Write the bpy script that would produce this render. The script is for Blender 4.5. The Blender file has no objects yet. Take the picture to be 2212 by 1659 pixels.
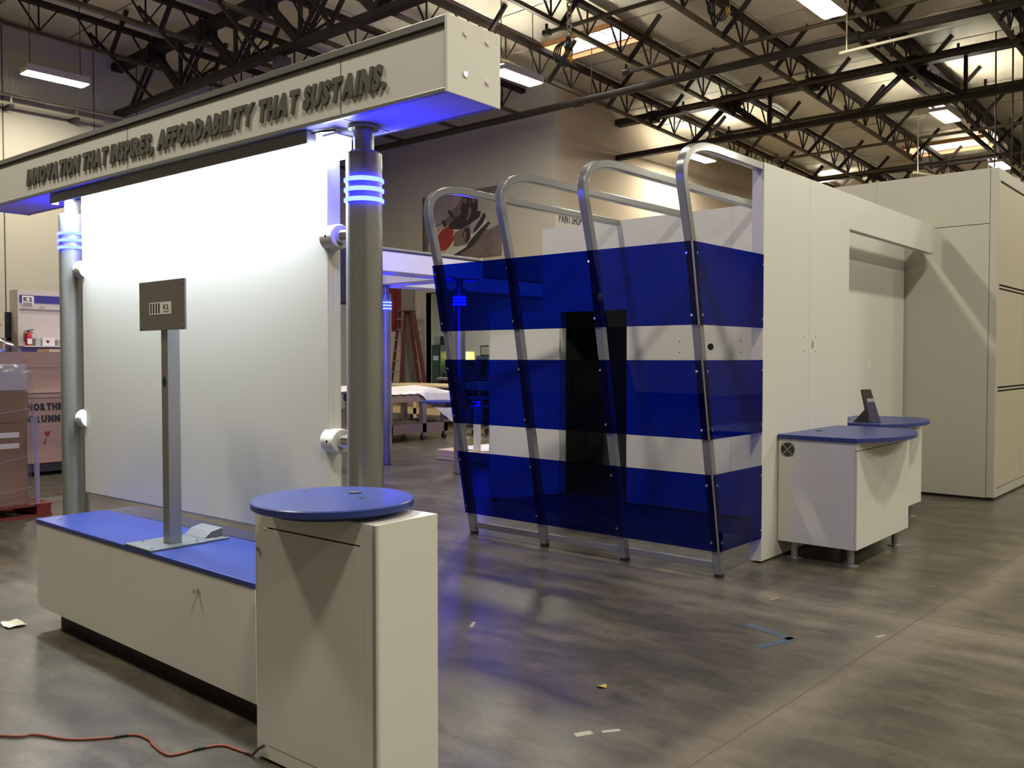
import bpy, bmesh, math, random
from mathutils import Vector, Matrix
random.seed(7)
sc = bpy.context.scene
COL = sc.collection
R = math.radians

# ------------------------------------------------------------------ camera
cam_data = bpy.data.cameras.new('camera')
cam_data.sensor_width = 36.0
cam_data.lens = 36.0 * 1920.0 / 2212.0
cam_data.clip_end = 200
cam = bpy.data.objects.new('camera', cam_data)
COL.objects.link(cam)
cam.location = (0, 0, 1.55)
cam.rotation_euler = (R(90 - 1.7154), 0, R(41.0475))
sc.camera = cam

# ------------------------------------------------------------------ world, exposure, lamp strengths
world = bpy.data.worlds.new('world')
sc.world = world
world.use_nodes = True
world.node_tree.nodes['Background'].inputs[0].default_value = (0.75, 0.85, 1.0, 1)
world.node_tree.nodes['Background'].inputs[1].default_value = 0.6
vs = sc.view_settings
vs.view_transform = 'Standard'
vs.look = 'None'
vs.gamma = 1.0
vs.use_curve_mapping = False
vs.exposure = 0.0
sc.cycles.use_denoising = True
sc.cycles.denoising_prefilter = 'ACCURATE'
sc.cycles.max_bounces = 6
sc.cycles.diffuse_bounces = 3
sc.cycles.glossy_bounces = 3
sc.cycles.transmission_bounces = 4
sc.cycles.transparent_max_bounces = 16
sc.cycles.sample_clamp_indirect = 4.0
sc.cycles.caustics_reflective = False
sc.cycles.caustics_refractive = False

HIGHBAY = 212.0            # high bay lens emission
HIGHBAY_COL = (1.0, 0.93, 0.755)
LED_WHITE = 480.0          # wash light under the header
LED_BLUE = 170.0           # column rings
ADDED_FLOOD = 750.0        # added unseen flood lamp, tints the rear booth
ROOM_LIGHT = 45.0

# ------------------------------------------------------------------ materials
MATS = {}

def mat(name, col, rough=0.5, metal=0.0, spec=0.5, noise=0.0, nscale=6.0, bump=0.0, bscale=40.0, emit=None, estr=0.0, stretch=None, coat=0.0):
    m = bpy.data.materials.new(name)
    m.use_nodes = True
    nt = m.node_tree
    b = nt.nodes['Principled BSDF']
    b.inputs['Base Color'].default_value = (*col, 1)
    b.inputs['Roughness'].default_value = rough
    b.inputs['Metallic'].default_value = metal
    b.inputs['Specular IOR Level'].default_value = spec
    if coat:
        b.inputs['Coat Weight'].default_value = coat
        b.inputs['Coat Roughness'].default_value = 0.08
    if emit:
        b.inputs['Emission Color'].default_value = (*emit, 1)
        b.inputs['Emission Strength'].default_value = estr
    if noise or bump:
        tc = nt.nodes.new('ShaderNodeTexCoord')
        mp = nt.nodes.new('ShaderNodeMapping')
        nt.links.new(tc.outputs['Object'], mp.inputs['Vector'])
        if stretch:
            mp.inputs['Scale'].default_value = stretch
    if noise:
        n = nt.nodes.new('ShaderNodeTexNoise')
        n.inputs['Scale'].default_value = nscale
        n.inputs['Detail'].default_value = 6
        nt.links.new(mp.outputs['Vector'], n.inputs['Vector'])
        mx = nt.nodes.new('ShaderNodeMix')
        mx.data_type = 'RGBA'
        mx.inputs[6].default_value = (*[c * (1 - noise) for c in col], 1)
        mx.inputs[7].default_value = (*[min(1, c * (1 + noise)) for c in col], 1)
        nt.links.new(n.outputs['Fac'], mx.inputs[0])
        nt.links.new(mx.outputs[2], b.inputs['Base Color'])
    if bump:
        n2 = nt.nodes.new('ShaderNodeTexNoise')
        n2.inputs['Scale'].default_value = bscale
        n2.inputs['Detail'].default_value = 4
        nt.links.new(mp.outputs['Vector'], n2.inputs['Vector'])
        bp = nt.nodes.new('ShaderNodeBump')
        bp.inputs['Strength'].default_value = bump
        bp.inputs['Distance'].default_value = 0.02
        nt.links.new(n2.outputs['Fac'], bp.inputs['Height'])
        nt.links.new(bp.outputs['Normal'], b.inputs['Normal'])
    MATS[name] = m
    return m

def emat(name, col, strength):
    m = bpy.data.materials.new(name)
    m.use_nodes = True
    nt = m.node_tree
    nt.nodes.remove(nt.nodes['Principled BSDF'])
    e = nt.nodes.new('ShaderNodeEmission')
    e.inputs[0].default_value = (*col, 1)
    e.inputs[1].default_value = strength
    nt.links.new(e.outputs[0], nt.nodes['Material Output'].inputs[0])
    m.cycles.emission_sampling = 'FRONT'
    return m

def sheet_mat(name, tint, gloss=0.5, rough=0.03, ior=1.45, diffuse=0.0, dcol=(0.8, 0.8, 0.85)):
    """clear sheet: tinted straight-through transmission, fresnel gloss, optional milky diffuse"""
    m = bpy.data.materials.new(name)
    m.use_nodes = True
    nt = m.node_tree
    nt.nodes.remove(nt.nodes['Principled BSDF'])
    tr = nt.nodes.new('ShaderNodeBsdfTransparent')
    tr.inputs[0].default_value = (*tint, 1)
    gl = nt.nodes.new('ShaderNodeBsdfGlossy')
    gl.inputs['Roughness'].default_value = rough
    gl.inputs['Color'].default_value = (gloss, gloss, gloss, 1)
    fr = nt.nodes.new('ShaderNodeFresnel')
    fr.inputs[0].default_value = ior
    mx = nt.nodes.new('ShaderNodeMixShader')
    base = tr.outputs[0]
    if diffuse:
        df = nt.nodes.new('ShaderNodeBsdfDiffuse')
        df.inputs[0].default_value = (*dcol, 1)
        m2 = nt.nodes.new('ShaderNodeMixShader')
        m2.inputs[0].default_value = diffuse
        nt.links.new(tr.outputs[0], m2.inputs[1])
        nt.links.new(df.outputs[0], m2.inputs[2])
        base = m2.outputs[0]
    ge = nt.nodes.new('ShaderNodeNewGeometry')
    mul = nt.nodes.new('ShaderNodeMath'); mul.operation = 'MULTIPLY'
    inv = nt.nodes.new('ShaderNodeMath'); inv.operation = 'SUBTRACT'
    inv.inputs[0].default_value = 1.0
    nt.links.new(ge.outputs['Backfacing'], inv.inputs[1])
    nt.links.new(fr.outputs[0], mul.inputs[0])
    nt.links.new(inv.outputs[0], mul.inputs[1])
    nt.links.new(mul.outputs[0], mx.inputs[0])
    nt.links.new(base, mx.inputs[1])
    nt.links.new(gl.outputs[0], mx.inputs[2])
    nt.links.new(mx.outputs[0], nt.nodes['Material Output'].inputs[0])
    return m

def floor_mat():
    m = bpy.data.materials.new('polished_concrete')
    m.use_nodes = True
    nt = m.node_tree
    N = nt.nodes.new
    L = nt.links.new
    b = nt.nodes['Principled BSDF']
    tc = N('ShaderNodeTexCoord')
    def noise(scale, detail, sx=1, sy=1, rot=0, dist=0.0):
        mp = N('ShaderNodeMapping')
        mp.inputs['Scale'].default_value = (sx, sy, 1)
        mp.inputs['Rotation'].default_value = (0, 0, rot)
        L(tc.outputs['Object'], mp.inputs['Vector'])
        n = N('ShaderNodeTexNoise')
        n.inputs['Scale'].default_value = scale
        n.inputs['Detail'].default_value = detail
        n.inputs['Roughness'].default_value = 0.62
        n.inputs['Distortion'].default_value = dist
        L(mp.outputs[0], n.inputs['Vector'])
        return n.outputs['Fac']
    def ramp(fac, stops):
        r = N('ShaderNodeValToRGB')
        cr = r.color_ramp
        cr.elements[0].position, cr.elements[0].color = stops[0][0], (*stops[0][1], 1)
        cr.elements[1].position, cr.elements[1].color = stops[-1][0], (*stops[-1][1], 1)
        for p, c in stops[1:-1]:
            e = cr.elements.new(p)
            e.color = (*c, 1)
        L(fac, r.inputs[0])
        return r.outputs[0]
    def mix(fac, a, c, mode='MIX'):
        mx = N('ShaderNodeMix')
        mx.data_type = 'RGBA'
        mx.blend_type = mode
        if isinstance(fac, (int, float)):
            mx.inputs[0].default_value = fac
        else:
            L(fac, mx.inputs[0])
        L(a, mx.inputs[6])
        if isinstance(c, tuple):
            mx.inputs[7].default_value = (*c, 1)
        else:
            L(c, mx.inputs[7])
        return mx.outputs[2]
    base = ramp(noise(0.5, 9, dist=0.3), [(0.33, (0.050, 0.045, 0.036)), (0.5, (0.080, 0.072, 0.056)), (0.67, (0.118, 0.106, 0.083))])
    streak = ramp(noise(1.7, 9, 0.45, 1.5, R(10), 0.2), [(0.36, (0.56, 0.56, 0.57)), (0.64, (1.36, 1.33, 1.28))])
    c1 = mix(0.85, base, streak, 'MULTIPLY')
    fine = ramp(noise(6.5, 12, 0.6, 1.3, R(-14), 0.4), [(0.36, (0.55, 0.55, 0.56)), (0.64, (1.42, 1.38, 1.32))])
    c2 = mix(0.8, c1, fine, 'MULTIPLY')
    grit = ramp(noise(28, 6), [(0.30, (0.6, 0.6, 0.6)), (0.70, (1.4, 1.38, 1.35))])
    c3 = mix(0.6, c2, grit, 'MULTIPLY')
    stain = ramp(noise(0.8, 5, dist=0.4), [(0.40, (0, 0, 0)), (0.66, (0.5, 0.5, 0.5))])
    c4 = mix(stain, c3, (0.066, 0.060, 0.050))
    sp = N('ShaderNodeSeparateXYZ')
    L(tc.outputs['Object'], sp.inputs[0])
    wob = noise(2.5, 5)
    def math_(op, a, c=None):
        m_ = N('ShaderNodeMath'); m_.operation = op
        for k, v in enumerate((a, c)):
            if v is None: continue
            if isinstance(v, (int, float)): m_.inputs[k].default_value = v
            else: L(v, m_.inputs[k])
        return m_.outputs[0]
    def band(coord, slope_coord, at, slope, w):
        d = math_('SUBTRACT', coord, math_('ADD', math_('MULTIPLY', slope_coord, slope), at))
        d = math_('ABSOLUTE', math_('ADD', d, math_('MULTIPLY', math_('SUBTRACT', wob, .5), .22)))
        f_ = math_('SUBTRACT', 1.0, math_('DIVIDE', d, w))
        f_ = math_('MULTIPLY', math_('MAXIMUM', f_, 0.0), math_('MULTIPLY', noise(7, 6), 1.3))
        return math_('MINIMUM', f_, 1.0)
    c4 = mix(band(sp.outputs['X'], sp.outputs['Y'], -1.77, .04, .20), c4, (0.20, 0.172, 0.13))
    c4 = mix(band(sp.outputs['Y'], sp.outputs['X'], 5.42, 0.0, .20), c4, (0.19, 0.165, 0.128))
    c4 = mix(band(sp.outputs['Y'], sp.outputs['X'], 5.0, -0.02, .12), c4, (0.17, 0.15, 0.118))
    L(c4, b.inputs['Base Color'])
    rr = ramp(noise(0.9, 3, 0.5, 1.4, R(10)), [(0.3, (0.27, 0.27, 0.27)), (0.7, (0.40, 0.40, 0.40))])
    L(rr, b.inputs['Roughness'])
    b.inputs['Specular IOR Level'].default_value = 0.5
    return m

M_FLOOR = floor_mat()
M_LAM = mat('white_laminate', (0.66, 0.65, 0.61), 0.38, spec=0.4)
M_LAM2 = mat('white_wall_panel', (0.64, 0.635, 0.60), 0.42, spec=0.35)
M_EDGE = mat('laminate_dark_joint', (0.06, 0.055, 0.045), 0.7)
M_BLUE = mat('blue_frosted_acrylic', (0.027, 0.044, 0.205), 0.33, spec=0.4)
M_BLUE_DK = mat('dark_blue_acrylic', (0.02, 0.035, 0.20), 0.35)
M_SILVER = mat('silver_paint', (0.25, 0.252, 0.24), 0.27, metal=0.55, spec=0.6, coat=0.35)
M_SILVER2 = mat('grey_silver_powder_coat', (0.205, 0.213, 0.213), 0.24, metal=0.35, spec=0.6, coat=0.5)
M_ALU = mat('brushed_aluminium', (0.33, 0.33, 0.32), 0.34, metal=0.7, noise=0.05, nscale=30)
M_STEEL = mat('galvanised_plate', (0.16, 0.168, 0.175), 0.45, metal=0.5, noise=0.08, nscale=20)
M_SIGN = mat('brushed_grey_plate', (0.20, 0.19, 0.17), 0.42, metal=0.35, noise=0.05, nscale=40, stretch=(1, 1, 12))
M_LETTER = mat('dark_grey_letters', (0.095, 0.09, 0.075), 0.5)
M_CHROME = mat('chrome', (0.7, 0.7, 0.7), 0.18, metal=1.0)
M_BLACK = mat('black_rubber', (0.012, 0.012, 0.012), 0.6)
M_KICK = mat('dark_kick_board', (0.022, 0.018, 0.013), 0.5)
M_HOLE = mat('dark_hole', (0.006, 0.006, 0.006), 0.9)
M_WHITEP = mat('white_plastic', (0.75, 0.74, 0.70), 0.4)
M_WALL = mat('cream_painted_wall', (0.50, 0.465, 0.385), 0.75, noise=0.03, nscale=0.8)
M_WALL2 = mat('tan_painted_wall', (0.56, 0.46, 0.34), 0.8, noise=0.04, nscale=0.8)
M_TOWER = mat('grey_white_panel', (0.42, 0.405, 0.355), 0.5, noise=0.02, nscale=3)
M_TOWER2 = mat('light_wood_panel', (0.44, 0.40, 0.30), 0.55, noise=0.06, nscale=2.5, stretch=(6, 6, 0.6))
M_ROOF = mat('roof_insulation', (0.80, 0.73, 0.60), 0.6, noise=0.14, nscale=1.3, bump=0.6, bscale=2.2)
M_TRUSS = mat('brown_primer_steel', (0.022, 0.015, 0.011), 0.65, spec=0.25)
M_CHORD = mat('ochre_painted_chord', (0.085, 0.066, 0.038), 0.6, spec=0.3)
M_PIPE = mat('dark_steel_pipe', (0.045, 0.036, 0.027), 0.55, spec=0.3)
M_CONDUIT = mat('galvanised_conduit', (0.50, 0.46, 0.35), 0.4, metal=0.3)
M_CURB = mat('raw_timber_curb', (0.62, 0.30, 0.12), 0.7, noise=0.15, nscale=4)
M_FIXT = mat('white_enamel_fixture', (0.7, 0.68, 0.62), 0.4)
M_YELLOW = mat('yellow_plastic', (0.62, 0.34, 0.02), 0.4)
M_CHAIN = mat('zinc_chain', (0.55, 0.53, 0.48), 0.3, metal=0.8)
M_CORD = mat('orange_cord', (0.21, 0.045, 0.02), 0.5)
M_CARD = mat('cardboard', (0.22, 0.125, 0.065), 0.8, noise=0.08, nscale=5)
M_GREYBOX = mat('grey_white_carton', (0.42, 0.40, 0.44), 0.7)
M_BLUEBAG = mat('blue_bundle_led_tinted', (0.02, 0.03, 0.85), 0.25, noise=0.3, nscale=12)  # bundle's own blue made stronger, with blue LED light put into it
M_PLY = mat('plywood', (0.33, 0.22, 0.155), 0.75, noise=0.12, nscale=6, stretch=(1, 0.4, 3))
M_PINE = mat('pale_pine', (0.66, 0.50, 0.29), 0.7, noise=0.1, nscale=8, stretch=(1, 1, 4))
M_PURPLEWOOD = mat('weathered_bench_wood', (0.27, 0.19, 0.155), 0.75, noise=0.12, nscale=6)
M_REDPAINT = mat('red_paint', (0.20, 0.018, 0.018), 0.55, noise=0.12, nscale=9)
M_REDLAD = mat('red_fibreglass', (0.115, 0.028, 0.022), 0.5)
M_PALLETRED = mat('red_pallet_wood', (0.15, 0.018, 0.014), 0.7, noise=0.2, nscale=10)
M_BEIGE = mat('beige_board', (0.60, 0.49, 0.31), 0.75)
M_GREYCOL = mat('grey_board', (0.25, 0.22, 0.18), 0.7)
M_GREEN = mat('dark_green_locker', (0.03, 0.075, 0.045), 0.5)
M_CLOTH = mat('white_plastic_sheet', (0.80, 0.78, 0.78), 0.45)
M_EXTRED = mat('extinguisher_red', (0.45, 0.02, 0.03), 0.3)
M_NAVY = mat('navy_band', (0.035, 0.025, 0.22), 0.5)
M_INK = mat('black_ink', (0.02, 0.015, 0.015), 0.7)
M_INKPURPLE = mat('dark_purple_ink', (0.06, 0.04, 0.07), 0.7)
M_INKGREY = mat('grey_ink', (0.28, 0.27, 0.28), 0.7)
M_REDINK = mat('dark_red_ink', (0.25, 0.02, 0.025), 0.7)
M_PAPER = mat('white_paper', (0.78, 0.76, 0.72), 0.8)
M_DARKROOM = mat('darkened_interior', (0.03, 0.037, 0.035), 0.55)  # dark colour stands for the unlit store room
M_GREYMETAL = mat('grey_metal_box', (0.45, 0.45, 0.42), 0.5)
M_TAPE = mat('worn_blue_tape', (0.055, 0.085, 0.12), 0.6)
M_TAPEW = mat('white_tape_scrap', (0.33, 0.315, 0.27), 0.6)
M_DUST = mat('cement_dust', (0.27, 0.235, 0.185), 0.8, noise=0.1, nscale=20)
M_CRACK = mat('floor_joint_filler', (0.09, 0.08, 0.065), 0.8)
M_LEAF = mat('yellow_leaf', (0.42, 0.36, 0.03), 0.6)
M_ACRYL = sheet_mat('blue_clear_acrylic', (0.02, 0.115, 0.62), gloss=0.5, rough=0.02)
M_FILM = sheet_mat('stretch_film', (0.90, 0.89, 0.94), gloss=0.7, rough=0.14, ior=1.4, diffuse=0.05, dcol=(0.72, 0.68, 0.84))
M_FILMW = sheet_mat('bunched_stretch_film', (0.8, 0.78, 0.9), gloss=0.9, rough=0.2, ior=1.6, diffuse=0.35, dcol=(0.55, 0.50, 0.72))
M_HB = emat('high_bay_lens', HIGHBAY_COL, HIGHBAY)
M_ADDED_UP = emat('added_uplight_glow', HIGHBAY_COL, HIGHBAY * 1.9)  # added upward glow, there to brighten the roof
M_LEDW = emat('white_led_lens', (0.82, 0.92, 1.0), LED_WHITE)
M_LEDB = emat('blue_led_ring', (0.0034, 0.0052, 1.0), LED_BLUE)
M_SKYL = emat('skylight_dome_glow', (0.93, 0.97, 1.0), 7.0)
M_WARM = emat('warm_task_lamp', (1.0, 0.78, 0.36), 9.0)
M_ROOMLAMP = emat('workshop_lamp', (1.0, 0.96, 0.80), ROOM_LIGHT)

# ------------------------------------------------------------------ mesh builder
class B:
    def __init__(s):
        s.v = []; s.f = []; s.m = []; s.keep = False
    def add(s, vs, fs, m=0):
        o = len(s.v)
        s.v += [tuple(v) for v in vs]
        s.f += [tuple(i + o for i in f) for f in fs]
        s.m += [m] * len(fs)
        return s
    def box(s, x0, x1, y0, y1, z0, z1, m=0):
        if x0 > x1: x0, x1 = x1, x0
        if y0 > y1: y0, y1 = y1, y0
        if z0 > z1: z0, z1 = z1, z0
        vs = [(x0, y0, z0), (x1, y0, z0), (x1, y1, z0), (x0, y1, z0), (x0, y0, z1), (x1, y0, z1), (x1, y1, z1), (x0, y1, z1)]
        return s.add(vs, [(0, 3, 2, 1), (4, 5, 6, 7), (0, 1, 5, 4), (1, 2, 6, 5), (2, 3, 7, 6), (3, 0, 4, 7)], m)
    def quad(s, a, b_, c, d, m=0):
        s.keep = True              # one-sided glowing lens: its winding is its facing
        return s.add([a, b_, c, d], [(0, 1, 2, 3)], m)
    def down(s, x0, x1, y0, y1, z):
        return s.quad((x0, y0, z), (x0, y1, z), (x1, y1, z), (x1, y0, z))
    def prism(s, poly, axis, a, b, m=0):
        """extrude a 2-D polygon (other two axes in order) along axis from a to b"""
        def P(u, v, w):
            return (w, u, v) if axis == 0 else ((u, w, v) if axis == 1 else (u, v, w))
        n = len(poly)
        vs = [P(u, v, a) for u, v in poly] + [P(u, v, b) for u, v in poly]
        fs = [tuple(range(n)), tuple(range(2 * n - 1, n - 1, -1))]
        fs += [(i, i + n, (i + 1) % n + n, (i + 1) % n) for i in range(n)]
        return s.add(vs, fs, m)
    def cyl(s, p0, p1, r, n=16, r1=None, caps=True, m=0):
        p0 = Vector(p0); p1 = Vector(p1)
        r1 = r if r1 is None else r1
        d = (p1 - p0).normalized()
        a = d.orthogonal().normalized(); c = d.cross(a)
        vs = []
        for p, rr in ((p0, r), (p1, r1)):
            for i in range(n):
                t = 2 * math.pi * i / n
                vs.append(p + a * (math.cos(t) * rr) + c * (math.sin(t) * rr))
        fs = [(i, (i + 1) % n, (i + 1) % n + n, i + n) for i in range(n)]
        if caps:
            fs += [tuple(range(n - 1, -1, -1)), tuple(range(n, 2 * n))]
        return s.add(vs, fs, m)
    def lathe(s, prof, n=32, c=(0, 0, 0), m=0, closed=False):
        vs = []
        for r, z in prof:
            for i in range(n):
                t = 2 * math.pi * i / n
                vs.append((c[0] + r * math.cos(t), c[1] + r * math.sin(t), c[2] + z))
        k = len(prof)
        fs = []
        for j in range(k if closed else k - 1):
            j2 = (j + 1) % k
            fs += [(j * n + i, j * n + (i + 1) % n, j2 * n + (i + 1) % n, j2 * n + i) for i in range(n)]
        if not closed:
            fs += [tuple(range(n - 1, -1, -1)), tuple((k - 1) * n + i for i in range(n))]
        return s.add(vs, fs, m)
    def bar(s, p0, p1, w, h=None, m=0, up=(0, 0, 1)):
        """square bar between two points"""
        h = w if h is None else h
        p0 = Vector(p0); p1 = Vector(p1)
        d = (p1 - p0).normalized()
        u = Vector(up)
        if abs(d.dot(u)) > 0.98:
            u = Vector((0, 1, 0))
        a = d.cross(u).normalized(); c = a.cross(d).normalized()
        vs = []
        for p in (p0, p1):
            for sa, sc_ in ((-1, -1), (1, -1), (1, 1), (-1, 1)):
                vs.append(p + a * (sa * w / 2) + c * (sc_ * h / 2))
        return s.add(vs, [(0, 1, 2, 3), (7, 6, 5, 4), (0, 4, 5, 1), (1, 5, 6, 2), (2, 6, 7, 3), (3, 7, 4, 0)], m)
    def tube(s, pts, r, n=8, m=0):
        pts = [Vector(p) for p in pts]
        rings = []
        a = None
        for i, p in enumerate(pts):
            d = (pts[min(i + 1, len(pts) - 1)] - pts[max(i - 1, 0)]).normalized()
            if a is None:
                a = d.orthogonal().normalized()
            else:
                a = (a - d * a.dot(d)).normalized()
            c = d.cross(a)
            rings.append([p + a * (math.cos(2 * math.pi * k / n) * r) + c * (math.sin(2 * math.pi * k / n) * r) for k in range(n)])
        vs = [v for rg in rings for v in rg]
        fs = []
        for j in range(len(pts) - 1):
            fs += [(j * n + i, j * n + (i + 1) % n, (j + 1) * n + (i + 1) % n, (j + 1) * n + i) for i in range(n)]
        fs += [tuple(range(n - 1, -1, -1)), tuple((len(pts) - 1) * n + i for i in range(n))]
        return s.add(vs, fs, m)
    def mesh(s, name, mats, smooth=False, off=(0, 0, 0)):
        me = bpy.data.meshes.new(name)
        ox, oy, oz = off
        me.from_pydata([(x - ox, y - oy, z - oz) for x, y, z in s.v], [], s.f)
        if not isinstance(mats, (list, tuple)):
            mats = [mats]
        for mm in mats:
            me.materials.append(mm)
        if len(mats) > 1:
            me.polygons.foreach_set('material_index', s.m)
        if not s.keep:
            bm = bmesh.new(); bm.from_mesh(me)
            bmesh.ops.recalc_face_normals(bm, faces=bm.faces)
            bm.to_mesh(me); bm.free()
        if smooth:
            me.polygons.foreach_set('use_smooth', [True] * len(me.polygons))
            me.set_sharp_from_angle(angle=R(35))
        me.update()
        return me
    def make(s, name, mats, parent=None, smooth=False, bevel=0.0, world=True, segs=2):
        off = tuple(parent_loc(parent)) if (parent is not None and world) else (0, 0, 0)
        o = put(name, s.mesh(name, mats, smooth, off), parent)
        if bevel:
            bv = o.modifiers.new('bevel', 'BEVEL')
            bv.width = bevel; bv.segments = segs; bv.limit_method = 'ANGLE'; bv.angle_limit = R(40)
        return o

def parent_loc(p):
    v = Vector((0, 0, 0))
    while p is not None:
        v = v + p.location
        p = p.parent
    return v

def put(name, me, parent=None, loc=None, rot=None):
    o = bpy.data.objects.new(name, me)
    COL.objects.link(o)
    if parent is not None:
        o.parent = parent
    if loc is not None: o.location = loc
    if rot is not None: o.rotation_euler = rot
    return o

def tag(o, label, cat, group=None):
    o['label'] = label; o['category'] = cat
    if group: o['group'] = group
    return o

def thing(name, label, cat, loc=(0, 0, 0), rz=0.0, group=None):
    o = bpy.data.objects.new(name, None)
    o.empty_display_size = 0.1
    COL.objects.link(o)
    o.location = loc; o.rotation_euler = (0, 0, rz)
    return tag(o, label, cat, group)

def struct(o):
    o['kind'] = 'structure'
    return o

def text_mesh(body, size, depth, bold=0.0, res=2):
    cu = bpy.data.curves.new('t', 'FONT')
    cu.body = body; cu.size = size; cu.extrude = depth / 2; cu.offset = bold
    cu.resolution_u = res
    ob = bpy.data.objects.new('t', cu)
    COL.objects.link(ob)
    dg = bpy.context.evaluated_depsgraph_get()
    me = bpy.data.meshes.new_from_object(ob.evaluated_get(dg))
    bpy.data.objects.remove(ob)
    bpy.data.curves.remove(cu)
    return me

_glyph = {}
def glyph(ch, bold):
    """unit-height glyph: list of verts, faces, width (x from 0)"""
    k = (ch, bold)
    if k not in _glyph:
        me = text_mesh(ch, 1.0, 0.2, bold)
        vs = [v.co.copy() for v in me.vertices]
        fs = [tuple(p.vertices) for p in me.polygons]
        bpy.data.meshes.remove(me)
        x0 = min(v.x for v in vs); x1 = max(v.x for v in vs)
        _glyph[k] = ([(v.x - x0, v.y, v.z / 0.2) for v in vs], fs, x1 - x0)
    return _glyph[k]

def lay_text(body, height, length, depth, bold=0.03, shear=0.0, gap=0.12, space=0.30):
    """list of (char, verts, faces): x along text from 0 to length, y up, z = depth, scaled to length"""
    cap = max(v[1] for v in glyph('H', bold)[0])
    x = 0.0; items = []
    for ch in body:
        if ch == ' ':
            x += space; continue
        vs, fs, w = glyph(ch, bold)
        items.append((ch, x, vs, fs)); x += w + gap
    tot = x - gap
    sx = length / tot; sy = height / cap
    out = []
    for ch, x0, vs, fs in items:
        out.append((ch, [((x0 + vx) * sx + vy * sy * shear, vy * sy, vz * depth) for vx, vy, vz in vs], fs))
    return out

def text_obj(name, body, origin, udir, height, length, depth, m, parent, **kw):
    """flat-print lettering as one mesh; udir = reading direction (unit, horizontal); faces the viewer side"""
    b = B()
    u = Vector(udir); up = Vector((0, 0, 1)); n = u.cross(up)
    for ch, vs, fs in lay_text(body, height, length, depth, **kw):
        b.add([Vector(origin) + u * x + up * y + n * z for x, y, z in vs], fs)
    return b.make(name, m, parent)

# ================================================================== THE HALL
def zr(y):          # roof underside, falling gently towards the far end
    return 8.78 - 0.037 * (y - 14)

XL, YB, XC, YF, XR, YN = -21.5, 17.9, -14.15, 44.0, 11.0, -9.0
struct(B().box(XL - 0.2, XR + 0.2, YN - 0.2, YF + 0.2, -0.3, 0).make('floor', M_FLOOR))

wall_left = struct(B().box(XL - 0.2, XL, YN, YB, 0, 9.8).make('wall_left', M_WALL))
for i, y in enumerate((7.55, 9.55, 10.6, 12.6)):       # tilt-up panel joints, recessed look as thin strips
    B().box(XL, XL + 0.006, y - 0.012, y + 0.012, 0, 9.3).make('joint_strip', M_EDGE, wall_left)
# back wall with the wide opening into the workshop
DX0, DX1, DZ = -18.9, -15.3, 3.42
bw = B()
bw.box(XL, DX0, YB, YB + 0.2, 0, 9.4).box(DX1, XC, YB, YB + 0.2, 0, 9.4).box(DX0, DX1, YB, YB + 0.2, DZ, 9.4)
wall_back = struct(bw.make('wall_back', M_WALL))
jb = B()
jb.box(DX0 - 0.17, DX0, YB - 0.03, YB + 0.22, 0, DZ + 0.12).box(DX1, DX1 + 0.17, YB - 0.03, YB + 0.22, 0, DZ + 0.12)
jb.box(DX0, DX1, YB - 0.03, YB + 0.22, DZ, DZ + 0.12)
struct(jb.make('trim_1', mat('door_jamb', (.42, .385, .31), .6)))
struct(B().box(XC - 0.2, XC, YB + 0.2, YF, 0, 9.4).make('wall_side', M_WALL2))
struct(B().box(XC, XR, YF, YF + 0.2, 0, 9).make('wall_far', M_WALL2))
struct(B().box(XR, XR + 0.2, YN, YF, 0, 9.8).make('wall_right', M_WALL))
struct(B().box(XL, XR, YN - 0.2, YN, 0, 9.8).make('wall_near', M_WALL))
# workshop room behind the opening
ws = B()
ws.box(-23.0, XC - 0.2, 22.2, 22.4, 0, 4.2).box(-23.2, -23.0, YB + 0.2, 22.4, 0, 4.2).box(-23, XC - 0.2, YB + 0.2, 22.2, 4.2, 4.3)
struct(ws.make('wall_workshop', mat('workshop_wall', (0.66, 0.65, 0.52), 0.8)))

# roof: sloped deck built from separate sheets, with openings for two skylights
SKY = [(-13.15, -10.75, 15.9, 17.1), (-9.3, -6.9, 29.4, 31.0)]
ceiling = struct(thing('ceiling', '', ''))
for k in ('label', 'category'):
    del ceiling[k]
JX = [-19.55 + 2.2 * i for i in range(14)]
def in_sky(x0, x1, y0, y1):
    return any(x0 < s[1] and x1 > s[0] and y0 < s[3] and y1 > s[2] for s in SKY)
sheet_cache = {}
def roof_sheet(x0, x1, y0, y1, name='roof_sheet', kind=None):
    w, l = round(x1 - x0, 3), round(y1 - y0, 3)
    if (w, l) not in sheet_cache:
        sheet_cache[(w, l)] = B().box(0.02, w - 0.02, 0.024, l - 0.024, 0, 0.05).mesh('roof_sheet', M_ROOF)
    o = put('roof_sheet', sheet_cache[(w, l)], ceiling, (x0, y0, zr(y0) + random.uniform(-0.012, 0.012)), (math.atan(-0.037), random.uniform(-0.008, 0.008), 0))
    return o
xs = [XL] + JX[:-1] + [XR]
yrow = 5.5
near = B()      # roof over and behind the camera: one sheet, never in frame
near.box(XL, XR, YN, 5.5, zr(5.5), zr(5.5) + 0.05)
near.make('roof_deck', M_ROOF, ceiling)
rows = []
y = 5.5
while y < YF:
    rows.append((y, min(y + 1.75, YF))); y += 1.75
for a, b_ in zip(xs[:-1], xs[1:]):
    for y0, y1 in rows:
        if (a > 0 and y0 < 24): continue
        if in_sky(a, b_, y0, y1):
            continue
        if a < XC - 2.5 and y0 > YB + 2: continue
        roof_sheet(a, b_, y0, y1)
top = B()       # weather deck above the sheets
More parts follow.
